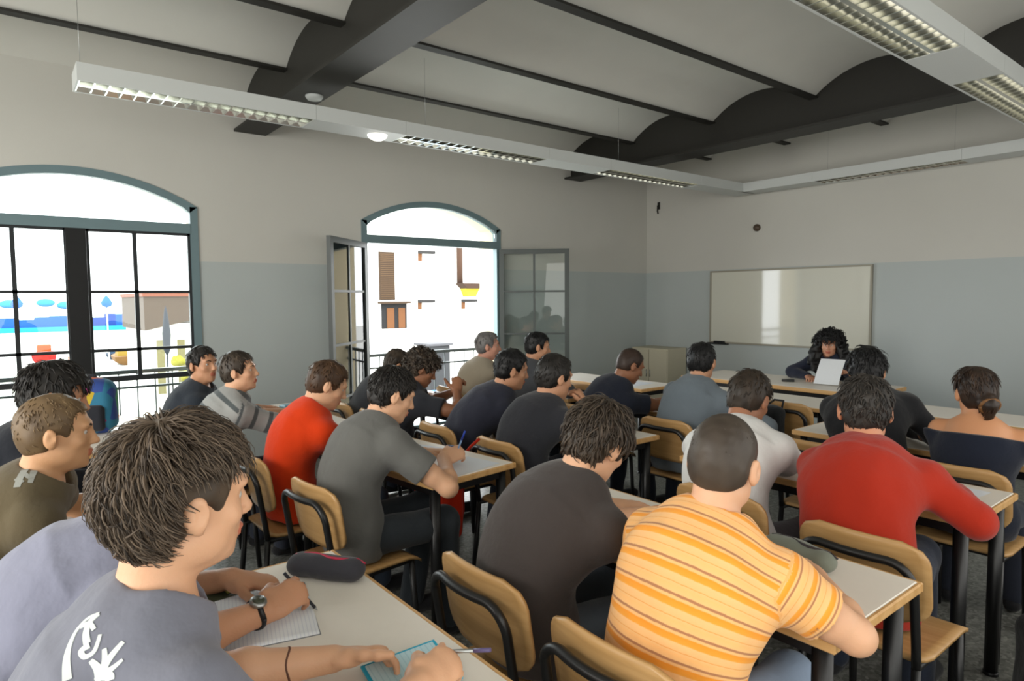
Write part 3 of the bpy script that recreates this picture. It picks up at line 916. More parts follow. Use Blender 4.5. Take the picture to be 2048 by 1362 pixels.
# ------------------------------------------------------------------ luminaires
BZ, BH, BW = 2.80, .10, .27
def luminaire(label, c0, c1, axis, louver=True, blank0=0., blank1=0., group=None, wires=(), cat='light', box=None):
    """channel between two points; the middle part is open with a mirror louver and two tubes"""
    c0, c1 = V(*c0), V(*c1); d = nrm(c1-c0); L = np.linalg.norm(c1-c0)
    root = empty('suspended_luminaire' if louver else 'light_track', tuple(c0), math.atan2(-d[0], d[1]))
    tag(root, label, cat, group)
    h = BW/2
    mb = MB(); z0, z1 = 0, BH
    mb.box((-h, 0, z1-.012), (h, L, z1)).box((-h, 0, z0), (-h+.012, L, z1-.012)).box((h-.012, 0, z0), (h, L, z1-.012))
    for y in (0, L-.01): mb.box((-h+.012, y, z0), (h-.012, y+.01, z1-.012))
    if blank0: mb.box((-h+.012, .01, z0), (h-.012, blank0, z0+.012))
    if blank1: mb.box((-h+.012, L-blank1, z0), (h-.012, L-.01, z0+.012))
    if not louver: mb.box((-h+.012, .01, z0), (h-.012, L-.01, z0+.012))
    mb.build('housing', M['white'], root)
    if louver:
        a, b = max(blank0, .012), L-max(blank1, .012)
        lm = MB().box((-.012, a, z0+.004), (.012, b, z0+.055))
        n = int((b-a)/.075)
        for i in range(n+1):
            y = a+(b-a)*i/n
            for s in (-1, 1):
                x0, x1 = sorted((s*.012, s*(h-.013)))
                lm.add([(x0, y-.004, z0+.002), (x1, y-.004, z0+.002), (x1, y+.004, z0+.002), (x0, y+.004, z0+.002), (x0, y, z0+.052), (x1, y, z0+.052)],
                       [(0, 1, 2, 3), (0, 4, 5, 1), (3, 2, 5, 4), (0, 3, 4), (1, 5, 2)])
        for s in (-1, 1):
            lm.add([(s*(h-.013), a, z0+.002), (s*(h-.013), b, z0+.002), (s*(h-.035), b, z0+.06), (s*(h-.035), a, z0+.06)], [(0, 1, 2, 3)])
        lm.build('louver', M['louver'], root)
        for s in (-1, 1):
            MB().tube([(s*.058, a+.02, z0+.078), (s*.058, b-.02, z0+.078)], .012, 8).build('fluorescent_tube', M['tube'], root)
    for y in wires:
        MB().tube([(0, y, z1), (0, y, 3.46 - BZ)], .0012, 5).build('suspension_wire', M['alu'], root)
    return root
xl = -4.565
luminaire('white louvered lamp hanging before the closed arched window', (xl, .42, BZ), (xl, 1.80, BZ), 1, wires=(.03,), group='louvered lamps of the window-side row')
luminaire('blank white track between the first and second louvered lamps of the window row', (xl, 1.802, BZ), (xl, 2.50, BZ), 1, False, cat='light track')
luminaire('white louvered lamp hanging before the open arched window', (xl, 2.502, BZ), (xl, 3.95, BZ), 1, wires=(.25,), group='louvered lamps of the window-side row')
luminaire('blank white track ahead of the open window, in the window row', (xl, 3.952, BZ), (xl, 4.75, BZ), 1, False, cat='light track')
luminaire('white louvered lamp of the window row nearest the front wall', (xl, 4.752, BZ), (xl, 6.20, BZ), 1, wires=(.25,), group='louvered lamps of the window-side row')
luminaire('blank white track reaching the front corner of the lamp rectangle', (xl, 6.202, BZ), (xl, 7.28, BZ), 1, False, cat='light track')
yf = 7.16
luminaire('white track along the front wall above the whiteboard', (-4.458, yf, BZ), (-3.6, yf, BZ), 0, False, cat='light track')
luminaire('slim white lamp along the front wall above the teacher', (-3.598, yf, BZ), (-2.2, yf, BZ), 0, True, wires=(.1, 1.3))
luminaire('white track along the front wall at the right end', (-2.198, yf, BZ), (-1.3, yf, BZ), 0, False, cat='light track')
xr = -1.35
luminaire('big white louvered lamp overhead at the top right', (xr, .6, BZ), (xr, 3.86, BZ), 1, wires=(1.6, 3.2))
luminaire('wide blank white track overhead behind the big louvered lamp', (xr, 3.862, BZ), (xr, 4.5, BZ), 1, False, cat='light track')
r = luminaire('open-ended white louvered lamp overhead towards the front wall', (xr, 4.502, BZ), (xr, 6.4, BZ), 1, wires=(.9,))
luminaire('blank white track at the front end of the right lamp row', (xr, 6.402, BZ), (xr, 7.036, BZ), 1, False, cat='light track')
# emergency lamp under the track and the round plate on the beam
o = MB().lathe([(.001, -.04), (.04, -.036), (.068, -.018), (.075, 0), (.001, 0)], (0, 0, 0), 20).build('emergency_lamp', M_emit('lamp_glow', (255, 252, 245), 1.6), None, (xl+.0, 2.33, BZ))
tag(o, 'small bright dome lamp under the window-side track', 'lamp')
o = MB().lathe([(.001, -.03), (.05, -.028), (.065, -.008), (.065, 0), (.001, 0)], (0, 0, 0), 18).build('ceiling_sensor', M['white'], None, (-4.78, 1.93, 3.07))
tag(o, 'round white sensor under the near dark beam', 'sensor')

# ------------------------------------------------------------------ front wall
wb = empty('whiteboard', (-4.1, YF, 0)); tag(wb, 'glossy whiteboard on the front wall behind the teacher', 'whiteboard')
MB().box((-.99, -.022, .975), (.99, -.006, 1.875)).build('board_panel', M['board'], wb)
mb = MB()
for a, b in (((-1.01, -.03, .955), (1.01, -.002, .978)), ((-1.01, -.03, 1.872), (1.01, -.002, 1.892)), ((-1.01, -.03, .978), (-.988, -.002, 1.872)), ((.988, -.03, .978), (1.01, -.002, 1.872))): mb.box(a, b)
mb.build('board_frame', mat('grey_beige_frame', (150, 146, 132), .5), wb)
MB().box((-1.0, -.09, .945), (-.72, -.03, .957)).box((-1.0, -.092, .957), (-.72, -.088, .967)).build('marker_tray', M['dark'], wb)
o = MB().box((-.075, -.02, 0), (.075, .02, .03), 0, .006).build('board_eraser', M['dark'], None, (-4.94, YF-.061, .957)); tag(o, 'dark eraser in the tray at the whiteboard corner', 'eraser')
cb = empty('low_cabinet', (-5.78, 7.16, 0)); tag(cb, 'low cream cabinet in the front corner below the whiteboard', 'cabinet')
MB().box((-.31, -.2, .06), (.31, .2, .87), 0, .006).build('carcass', mat('cream_board', (196, 190, 168), .6), cb)
for s in (-1, 1):
    d = MB().box((s*.155-.150, -.218, .09), (s*.155+.150, -.201, .85), 0, .004).build('door', mat('cream_board', (196, 190, 168), .6), cb)
    MB().tube([(s*.03, -.225, .48), (s*.03, -.225, .58)], .006, 6).build('handle', M['alu'], d)
MB().box((-.29, -.18, 0), (.29, .18, .06)).build('plinth', M['dark'], cb)
o = MB().tube([(0, -.005, .05), (0, -.03, .05), (0, -.035, -.03), (0, -.02, -.06)], .009, 7).box((-.02, -.008, .0), (.02, 0, .1)).build('wall_hook', M['beam'], None, (-5.98, YF, 2.79)); tag(o, 'small dark hook high in the front corner', 'hook')
o = MB().lathe([(.001, .05), (.03, .045), (.045, .02), (.045, 0)], (0, 0, 0), 14, 0, np.array(Matrix.Rotation(math.radians(90), 3, 'X'))).build('wall_bell', mat('brown_bakelite', (80, 66, 54), .5), None, (-4.46, YF, 2.4)); tag(o, 'small round brown knob on the front wall above the whiteboard', 'wall fitting')

# ------------------------------------------------------------------ furniture
def make_desk(label, x0, x1, y0, y1, rz=0., group='two-seat school desks', h=.76):
    w, d = x1-x0, y1-y0; DESKS.append((x0, x1, y0, y1))
    root = empty('school_desk', ((x0+x1)/2, (y0+y1)/2, 0), rz); tag(root, label, 'desk', group)
    MB().box((-w/2+.012, -d/2+.012, h-.02), (w/2-.012, d/2-.012, h), 0, .003).build('desktop', M['lam'], root)
    mb = MB(); e = .014
    for a, b in (((-w/2, -d/2), (w/2, -d/2+e)), ((-w/2, d/2-e), (w/2, d/2)), ((-w/2, -d/2+e), (-w/2+e, d/2-e)), ((w/2-e, -d/2+e), (w/2, d/2-e))):
        mb.box((a[0], a[1], h-.030), (b[0], b[1], h-.0015), 0, .004)
    mb.build('edge_band', M['beech'], root)
    mb = MB(); q = .045
    mb.box((-w/2+q, -d/2+q, h-.075), (w/2-q, -d/2+q+.025, h-.0305)).box((-w/2+q, d/2-q-.025, h-.075), (w/2-q, d/2-q, h-.0305))
    mb.box((-w/2+q, -d/2+q, h-.075), (-w/2+q+.025, d/2-q, h-.0305)).box((w/2-q-.025, -d/2+q, h-.075), (w/2-q, d/2-q, h-.0305))
    mb.box((-w/2+.02, -d/2+.02, h-.0335), (w/2-.02, d/2-.02, h-.0205))
    mb.build('apron_frame', M['black'], root)
    for sx in (-1, 1):
        for sy in (-1, 1):
            x, y = sx*(w/2-.055), sy*(d/2-.055)
            MB().tube([(x, y, .012), (x, y, h-.034)], .025, 14).lathe([(.001, 0), (.028, 0), (.028, .014), (.001, .014)], (x, y, 0), 12).build('leg', M['black'], root)
    return root

def panel_curved(w, h, r, bow, t, n=14, mtop=0.):
    """rounded-corner plywood panel in x/z, bowed along y"""
    mb = MB(); nx, nz = 18, 12; P = []
    for side in (0, 1):
        for j in range(nz+1):
            z = -h/2+h*j/nz
            e = 0
            dz = abs(z)-(h/2-r)
            if dz > 0: e = r-math.sqrt(max(r*r-dz*dz, 0))
            hw = w/2-e
            for i in range(nx+1):
                u = -1+2*i/nx; x = u*hw
                P.append((x, -bow*(1-(x/(w/2))**2)+(t if side else 0)+mtop*max(0, z/(h/2))**2, z))
    o = (nx+1)*(nz+1); F = []
    for j in range(nz):
        for i in range(nx):
            a = j*(nx+1)+i; F.append((a, a+1, a+nx+2, a+nx+1)); F.append((o+a, o+a+nx+1, o+a+nx+2, o+a+1))
    ring = [i for i in range(nx+1)]+[j*(nx+1)+nx for j in range(1, nz+1)]+[nz*(nx+1)+i for i in range(nx-1, -1, -1)]+[j*(nx+1) for j in range(nz-1, 0, -1)]
    for a, b in zip(ring, ring[1:]+ring[:1]): F.append((a, o+a, o+b, b))
    mb.add(P, F, 0, True)
    return mb

def arc3(c, r, a0, a1, n, ux, uz):
    return [c+ux*(r*math.cos(a0+(a1-a0)*i/n))+uz*(r*math.sin(a0+(a1-a0)*i/n)) for i in range(n+1)]
def make_chair():
    root = empty('school_chair', (0, 0, 0))
    bp = panel_curved(.40, .265, .075, .022, .011).build('backrest', M['ply'], root, (0, -.192, .690)); bp.rotation_euler = (math.radians(9), 0, 0)
    # seat: plywood, dished, front edge rolled down
    mb = MB(); nx, ny = 12, 14; P = []
    for side in (0, 1):
        for j in range(ny+1):
            v = j/ny; y = -.195+.40*v
            for i in range(nx+1):
                u = -1+2*i/nx
                hw = .195-(.03*(max(0, .15-v)/.15)**2)-(.02*(max(0, v-.88)/.12)**2)
                z = .462-.008*(1-u*u)*math.sin(v*PI)-(.035*max(0, (v-.8)/.2)**2)-(0 if side else .012)
                P.append((u*hw, y, z))
    o = (nx+1)*(ny+1); F = []
    for j in range(ny):
        for i in range(nx):
            a = j*(nx+1)+i; F.append((a, a+nx+1, a+nx+2, a+1)); F.append((o+a, o+a+1, o+a+nx+2, o+a+nx+1))
    ring = [i for i in range(nx+1)]+[j*(nx+1)+nx for j in range(1, ny+1)]+[ny*(nx+1)+i for i in range(nx-1, -1, -1)]+[j*(nx+1) for j in range(ny-1, 0, -1)]
    for a, b in zip(ring, ring[1:]+ring[:1]): F.append((a, o+a, o+b, b))
    mb.add(P, F, 0, True); mb.build('seat', M['ply'], root)
    # black tube hoop behind the backrest
    xh, rr, zt = .172, .07, .765
    tilt = lambda z: -.206-.16*max(0, z-.46)
    pts = [(-xh, tilt(z), z) for z in (.44, .52, .60, zt-rr)]
    for i in range(1, 7): a = PI-i*PI/12; pts.append((-xh+rr+rr*math.cos(a), tilt(zt-rr+rr*math.sin(a))-.006*i/6, zt-rr+rr*math.sin(a)))
    pts += [(x, tilt(zt)-.006-.014*(1-(x/.1)**2), zt) for x in (-.06, 0, .06)]
    half = [p for p in pts if p[0] < -.061]
    pts = half+[(x, tilt(zt)-.006-.012*(1-(x/.1)**2), zt) for x in (-.06, -.03, 0, .03, .06)]+[(-p[0], p[1], p[2]) for p in half[::-1]]
    MB().tube(pts, .0135, 9).build('back_hoop', M['black'], root)
    for s in (-1, 1):
        MB().tube([(s*.172, -.206, .44), (s*.180, -.245, .012)], .0135, 9).build('leg', M['black'], root)
        MB().tube([(s*.170, .155, .437), (s*.178, .185, .012)], .0135, 9).build('leg', M['black'], root)
    mb = MB()
    for s in (-1, 1): mb.tube([(s*.170, -.21, .437), (s*.170, .155, .437)], .0125, 8)
    mb.tube([(-.17, .145, .437), (.17, .145, .437)], .0115, 8).tube([(-.17, -.15, .437), (.17, -.15, .437)], .0115, 8)
    mb.build('seat_frame', M['black'], root)
    return root
CH0 = make_chair(); used = []
def chair(label, x, y, rz=0.):
    """y is where the top of the backrest stands"""
    c = CH0 if not used else copy_tree(CH0); used.append(1)
    a = math.radians(rz); c.location = (x-math.sin(a)*.235, y+math.cos(a)*.235, 0); c.rotation_euler = (0, 0, a)
    return tag(c, label, 'chair', 'beech plywood school chairs')
# ------------------------------------------------------------------ desks, in three columns
D = make_desk
D('nearest school desk, white top filling the bottom left foreground', -1.97, -.67, .33, .82)
D('school desk in front of the boy in the orange striped shirt', -1.98, -.68, 1.48, 2.0)
D('school desk in front of the person in the red sweater', -2.03, -.76, 2.68, 3.2)
D('school desk in front of the girl with the low bun', -2.0, -.70, 3.72, 4.22)
D('unused school desk before the front wall, ahead of the girl with the bun', -2.05, -.75, 4.8, 5.3)
D('school desk under the arms of the boy in the olive shirt', -3.85, -2.56, .10, .60)
D('school desk with papers in front of the boy in the grey t-shirt', -3.70, -2.42, 1.37, 1.89, math.radians(7))
D('school desk in front of the two boys in dark tops leaning together', -3.72, -2.41, 2.50, 3.0)
D('school desk in front of the boy in the grey hoodie', -3.70, -2.41, 3.58, 4.08)
D('unused school desk in front of the teacher desk', -3.5, -2.2, 4.55, 5.05)
D('school desk by the closed window with the colourful backpack on it', -5.35, -4.05, .16, .66)
D('school desk in front of the boy in the striped grey jumper', -5.05, -3.78, 1.32, 1.82)
D('school desk beside the open window in front of the curly-haired boy', -5.0, -3.74, 2.46, 2.96)
D('school desk in front of the grey-haired man by the window', -5.0, -3.74, 3.52, 4.02)
D('unused front school desk beside the swung-open casement', -5.0, -3.72, 4.38, 4.88)
# teacher's desk
DESKS.append((-4.1, -2.3, 5.46, 6.18))
td = empty('teacher_desk', (-3.15, 5.82, 0)); tag(td, 'long desk with a beech edge at which the teacher sits', 'desk')
MB().box((-.95, -.36, .742), (.85, .36, .765), 0, .003).build('desktop', M['lam'], td)
mb = MB()
for a, b in (((-.962, -.372), (.862, -.358)), ((-.962, .358), (.862, .372)), ((-.962, -.358), (-.948, .358)), ((.848, -.358), (.862, .358))): mb.box((a[0], a[1], .728), (b[0], b[1], .763), 0, .004)
mb.build('edge_band', M['beech'], td)
MB().box((-.9, -.30, .66), (.8, -.27, .741)).box((-.9, .27, .66), (.8, .30, .741)).box((-.9, -.27, .66), (-.87, .27, .741)).box((.77, -.27, .66), (.8, .27, .741)).box((-.93, -.34, .7285), (.83, .34, .7415)).build('apron_frame', M['black'], td)
for sx in (-.885, .785):
    for sy in (-.285, .285): MB().tube([(sx, sy, 0), (sx, sy, .70)], .026, 12).build('leg', M['black'], td)

# ------------------------------------------------------------------ chairs
chair('beech chair of the boy in the orange striped shirt, bottom centre', -.95, .99)
chair('beech chair of the boy in the charcoal t-shirt, in front of the nearest desk', -1.455, 1.0)
chair('beech chair behind the person in the red sweater', -.905, 2.09)
chair('beech chair of the boy in the white polo shirt', -1.45, 2.13)
chair('beech chair of the girl with the low bun', -1.0, 3.24)
chair('beech chair of the dark-haired person in black before the red sweater', -1.62, 3.22)
chair('empty beech chair left of the girl with the bun', -1.55, 4.36)
chair('beech chair of the boy in the grey t-shirt, seen with its side and seat', -2.56, .955, 6)
chair('beech chair of the boy in the orange-red t-shirt', -3.22, .92)
chair('beech chair of the dark-topped boy on the right of the leaning pair', -2.72, 2.02)
chair('beech chair of the dark-topped boy on the left of the leaning pair', -3.30, 2.0)
chair('beech chair behind the boy in the grey hoodie', -2.52, 3.16)
chair('beech chair of the boy in the navy shirt in profile', -3.25, 3.12)
chair('empty beech chair tucked under the front desk, black bag hanging on it', -2.38, 4.30)
chair('beech chair of the boy in the olive shirt', -2.62, -.34)
chair('beech chair of the dark-haired boy in black at the left edge', -3.22, -.33)
chair('beech chair of the boy in the striped grey jumper', -4.0, .72)
chair('beech chair of the boy sitting against the window jamb', -4.55, .66)
chair('beech chair of the curly-haired boy by the open window', -3.98, 1.92)
chair('beech chair of the boy half hidden behind the grey t-shirt boy', -4.5, 1.92)
chair('beech chair of the dark-haired boy before the open casement', -4.05, 2.98)
chair('beech chair of the grey-haired man by the window', -4.62, 2.94)
chair('empty beech chair at the front desk beside the open casement', -4.05, 3.92)
chair('beech chair of the boy in the blue-grey t-shirt in the foreground', -1.12, -.17)
chair('beech chair of the boy whose head is hidden, left foreground', -1.80, -.36)
chair('beech chair of the teacher', -3.02, 6.62, 180)

# ------------------------------------------------------------------ people
OR = striped('orange_striped_jersey', [(0, (226, 146, 62)), (.04, (238, 184, 122)), (.26, (242, 188, 128)), (.30, (238, 160, 60)), (.50, (238, 150, 48)), (.54, (238, 184, 122)), (.60, (238, 184, 122)), (.635, (176, 122, 86)), (.69, (176, 122, 86)), (.72, (240, 186, 124)), (.90, (244, 184, 116)), (.96, (238, 184, 122))], .051)
GS = striped('grey_striped_jumper', [(0, (150, 152, 150)), (.45, (158, 160, 158)), (.5, (84, 90, 92)), (.72, (84, 90, 92)), (.78, (150, 152, 150))], .085)
h_brown = ((46, 38, 31), (112, 96, 80)); h_dark = ((20, 18, 17), (46, 42, 38)); h_mid = ((38, 32, 26), (84, 72, 60)); h_fair = ((84, 66, 46), (138, 114, 82)); h_black = ((10, 10, 11), (26, 26, 27))
sk = (214, 166, 132); sk2 = (190, 140, 108); sk3 = (150, 102, 74)
# foreground pair
person('boy in a blue-grey t-shirt with white print, tousled brown hair, holding a light blue booklet', (-1.17, .03), -4, (-1.160, .230, 1.238), (10, 5, 3),
       dict(w=(-1.262, .515, .815), e=(-1.35, .25, .80), hd=(.25, .9, -.05), pn=(.55, 0, -.8), curl=.55), dict(w=(-1.035, .590, .835), e=(-.93, .22, .75), hd=(-.30, .85, .05), pn=(-.55, -.1, -.75), curl=.50, grip=True),
       (116, 118, 130), sk, h_brown, 'tousled', 1.02, .0045, seed=1, nlocks=6500, trousers=(60, 66, 82), slump=.02, neck=.13)
person('boy in a lavender-grey t-shirt and wristwatch, writing, head hidden behind his neighbour', (-1.80, -.12), 0, (-1.635, .325, 1.15), (-4, 34, 0),
       dict(w=(-1.83, .47, .80), e=(-1.98, .25, .82), hd=(.45, .6, -.1), curl=.4), dict(w=(-1.565, .47, .815), e=(-1.50, .20, .83), hd=(-.25, .9, .15), pn=(-.6, 0, -.7), curl=.52, grip=True),
       (132, 134, 152), sk2, h_dark, 'short', 1.06, .0048, seed=2, kx=0.12, trousers=(50, 60, 84), slump=.06)
# olive shirt boy and neighbour
person('boy in an olive brown t-shirt with cropped fair hair, seen in profile at the left', (-2.62, -.13), 0, (-2.485, .135, 1.150), (-6, 4, 0),
       dict(w=(-2.72, .36, .80), e=(-2.84, .05, .8)), dict(w=(-2.52, .36, .80), e=(-2.35, .05, .8), curl=.5), (92, 82, 62), (200, 152, 112), h_fair, 'crop', 1.02, .006, seed=3, nlocks=900)
person('dark-haired boy in black leaning in at the left edge', (-3.24, -0.110), 0, (-3.09, .17, 1.195), (-8, 14, 0),
       dict(w=(-3.4, .35, .80), e=(-3.5, .05, .8)), dict(w=(-3.2, .38, .80), e=(-3.08, .05, .8)), (30, 33, 40), sk2, h_dark, 'medium', 1.08, .0075, seed=4, nlocks=600, sleeve='long')
# window side
person('boy in a dark shirt sitting against the window jamb, face turned to the room', (-4.56, .86), -16, (-4.41, 1.01, 1.16), (-62, -2, 0),
       dict(w=(-4.7, 1.42, .80), e=(-4.85, 1.15, .8)), dict(w=(-4.48, 1.42, .80), e=(-4.36, 1.1, .8)), (44, 50, 58), sk2, h_dark, 'short', .97, .008, seed=6)
person('boy in a striped grey jumper by the wall, looking up to the front', (-4.02, .91), -4, (-3.955, 1.10, 1.150), (-30, -4, 0),
       dict(w=(-4.06, 1.42, .86), e=(-4.18, 1.18, .78), hd=(.35, .7, .3), curl=.8), dict(w=(-3.98, 1.42, .86), e=(-3.78, 1.22, .79), hd=(-.35, .6, .35), curl=.8), GS, sk, h_mid, 'short', .98, .0075, seed=7, kx=-0.07, sleeve='half')
person('boy in an orange-red t-shirt with short brown hair, bent over his desk', (-3.25, 1.130), -3, (-3.165, 1.31, 1.130), (-14, 26, 0),
       dict(w=(-3.4, 1.58, .80), e=(-3.6, 1.3, .8)), dict(w=(-3.16, 1.60, .80), e=(-3.06, 1.3, .82)), (216, 62, 18), sk, ((52, 36, 24), (96, 70, 48)), 'short', 1.0, .007, seed=8, trousers=(70, 80, 96))
person('boy in a plain grey t-shirt writing with a blue pen', (-2.60, 1.170), -10, (-2.645, 1.40, 1.130), (-10, 22, 0),
       dict(w=(-2.76, 1.62, .79), e=(-2.86, 1.35, .8), hd=(.35, .8, 0)), dict(w=(-2.56, 1.615, .815), e=(-2.36, 1.42, .80), hd=(-.05, .9, .15), pn=(-.7, 0, -.6), curl=.52, grip=True),
       (100, 100, 97), sk, h_dark, 'short', 1.04, .006, seed=9, kx=-0.12, nlocks=1300, trousers=(52, 57, 62), slump=.02)
person('curly-haired boy by the open window, chin down over clasped hands', (-3.99, 2.130), -4, (-3.86, 2.27, 1.085), (-24, 26, 0),
       dict(w=(-3.86, 2.52, .90), e=(-4.04, 2.45, .8), hd=(.3, .3, .8), curl=.9), dict(w=(-3.72, 2.46, .92), e=(-3.55, 2.40, .80), hd=(-.3, .2, .8), curl=.9), (48, 50, 56), sk3, h_mid, 'curly', 1.0, .0075, seed=10, kx=-0.07, nlocks=600)
person('boy behind the grey t-shirt boy, only the top of his dark hair showing', (-4.54, 2.120), 0, (-4.27, 2.30, 1.075), (-10, 30, 0),
       dict(w=(-4.5, 2.62, .8), e=(-4.65, 2.4, .8)), dict(w=(-4.42, 2.62, .8), e=(-4.28, 2.4, .8)), (54, 56, 60), sk2, h_mid, 'short', .97, .009, seed=11)
person('grey-haired man in a beige shirt beside the open window', (-4.60, 3.150), -14, (-4.50, 3.30, 1.155), (-34, 2, 0),
       dict(w=(-4.75, 3.65, .80), e=(-4.9, 3.35, .8)), dict(w=(-4.52, 3.66, .80), e=(-4.40, 3.35, .8)), (166, 156, 138), (204, 150, 128), ((84, 82, 82), (140, 138, 136)), 'short', 1.02, .008, seed=12, collar='polo', sleeve='long')
person('dark-haired boy in a grey top before the open casement', (-4.05, 3.17), -8, (-3.94, 3.38, 1.175), (-28, 8, 0),
       dict(w=(-4.1, 3.70, .80), e=(-4.2, 3.4, .8)), dict(w=(-3.9, 3.70, .80), e=(-3.7, 3.4, .8)), (74, 76, 80), sk2, h_black, 'short', .98, .008, seed=13, kx=-0.06, sleeve='long')
# middle column
person('dark-haired boy in a navy sweater, on the left of the leaning pair', (-3.36, 2.200), -10, (-3.125, 2.47, 1.125), (-22, 12, 3),
       dict(w=(-3.40, 2.70, .80), e=(-3.65, 2.5, .8)), dict(w=(-3.22, 2.72, .80), e=(-3.15, 2.5, .8)), (46, 48, 60), sk2, h_black, 'short', 1.03, .0075, seed=14, sleeve='long', slump=.03)
person('dark-haired boy in a black sweater, right of the leaning pair, hand at his chin', (-2.72, 2.220), -4, (-2.655, 2.40, 1.125), (-8, 12, 0),
       dict(w=(-2.78, 2.72, .80), e=(-2.84, 2.45, .8)), dict(w=(-2.60, 2.60, .94), e=(-2.44, 2.66, .80), hd=(-.35, -.25, .8), curl=.7), (44, 45, 50), sk2, h_dark, 'short', 1.05, .0075, seed=15, kx=-0.05, sleeve='long', slump=.03)
person('boy in a navy t-shirt with cropped hair, bent low in profile', (-3.28, 3.330), -6, (-3.04, 3.46, 1.085), (-22, 26, 0),
       dict(w=(-3.35, 3.80, .80), e=(-3.6, 3.5, .8)), dict(w=(-3.02, 3.76, .80), e=(-2.94, 3.47, .79)), (38, 42, 54), sk3, ((44, 32, 26), (70, 54, 44)), 'buzz', 1.0, .0075, seed=16, slump=.04)
person('dark-haired boy in a grey hooded sweatshirt, seen from behind', (-2.56, 3.370), 6, (-2.525, 3.56, 1.14), (18, 12, 0),
       dict(w=(-2.68, 3.87, .80), e=(-2.78, 3.6, .8)), dict(w=(-2.35, 3.85, .80), e=(-2.15, 3.55, .8)), (106, 116, 124), sk2, h_black, 'short', 1.05, .0075, seed=17, kx=-0.12, sleeve='long', collar='hood')
# right column
person('boy in a white polo shirt with short dark hair, bent forward', (-1.50, 2.330), 2, (-1.585, 2.585, 1.11), (4, 26, 2),
       dict(w=(-1.75, 2.85, .80), e=(-1.85, 2.6, .8)), dict(w=(-1.60, 2.92, .80), e=(-1.46, 2.66, .80)), (214, 214, 212), sk3, ((32, 26, 20), (62, 50, 38)), 'short', 1.04, .007, seed=18, collar='polo', trousers=(76, 72, 76), slump=.04)
person('boy in a charcoal t-shirt with brown hair, head bowed over his desk', (-1.49, 1.235), -4, (-1.395, 1.44, 1.115), (6, 30, 8),
       dict(w=(-1.62, 1.72, .80), e=(-1.80, 1.45, .82)), dict(w=(-1.44, 1.76, .80), e=(-1.44, 1.46, .82)), (66, 60, 58), sk, h_mid, 'medium', 1.06, .006, seed=19, nlocks=1600, trousers=(84, 92, 100), slump=.05)
person('boy in an orange striped t-shirt with a buzz cut, seen from behind', (-.94, 1.200), 8, (-.925, 1.40, 1.150), (13, 8, 3),
       dict(w=(-1.08, 1.66, .80), E=(-1.165, 1.375, .80)), dict(w=(-.84, 1.70, .80), e=(-.62, 1.47, .795), E=(-.632, 1.475, .80), hd=(-.7, .5, 0)), OR, sk, ((54, 46, 39), (78, 68, 58)), 'buzz', 1.03, .005, seed=20, nlocks=2500, trousers=(140, 156, 178))
person('large person in a brick red sweater with short dark hair, seen from behind', (-.975, 2.30), 4, (-1.095, 2.575, 1.125), (28, 12, 0),
       dict(w=(-1.12, 2.96, .80), e=(-1.2, 2.60, .8)), dict(w=(-.87, 2.83, .805), e=(-.72, 2.54, .795), E=(-.715, 2.55, .80), hd=(-.5, .8, 0)), (164, 44, 26), (196, 136, 104), ((30, 28, 26), (62, 56, 50)), 'short', 1.09, .0065, seed=21, kx=-0.09, sleeve='long', collar='high', nlocks=1200, shoulder=.96, trousers=(44, 50, 64), slump=.03)
person('person in black with dark hair, mostly hidden behind the red sweater', (-1.40, 3.440), 6, (-1.585, 3.74, 1.145), (20, 22, 0),
       dict(w=(-1.62, 3.98, .80), e=(-1.66, 3.7, .8)), dict(w=(-1.45, 3.98, .80), e=(-1.28, 3.72, .82)), (26, 27, 30), sk2, h_black, 'medium', 1.05, .0075, seed=22, sleeve='long', nlocks=500, slump=.04, neck=.088)
person('girl in a navy off-the-shoulder top with a low bun, seen from behind', (-.99, 3.460), 8, (-.985, 3.42, 1.125), (36, 4, -4),
       dict(w=(-1.13, 3.92, .80), e=(-1.2, 3.52, .8)), dict(w=(-.80, 3.92, .80), e=(-.70, 3.55, .82)), (28, 33, 46), (196, 140, 100), ((30, 22, 18), (66, 48, 34)), 'bun', .95, .0075, seed=24, fem=True, sleeve='half', off=True, nlocks=600, shoulder=.93, neck=.088)
person('teacher with long dark curly hair in a navy jacket, holding a sheet at her desk', (-2.99, 6.36), 180, (-2.94, 6.13, 1.105), (198, 6, 0),
       dict(w=(-2.72, 6.00, .86), e=(-2.55, 6.25, .8), hd=(-.2, -.6, .3), curl=.9, grip=True), dict(w=(-3.06, 5.98, .80), e=(-3.3, 6.2, .8), hd=(.45, -.6, 0), curl=.5), (34, 38, 52), (190, 138, 110), h_black, 'long_curly', .97, .0075, seed=25, fem=True, sleeve='long', nlocks=700, collar='none', neck=.08, pz=.585)
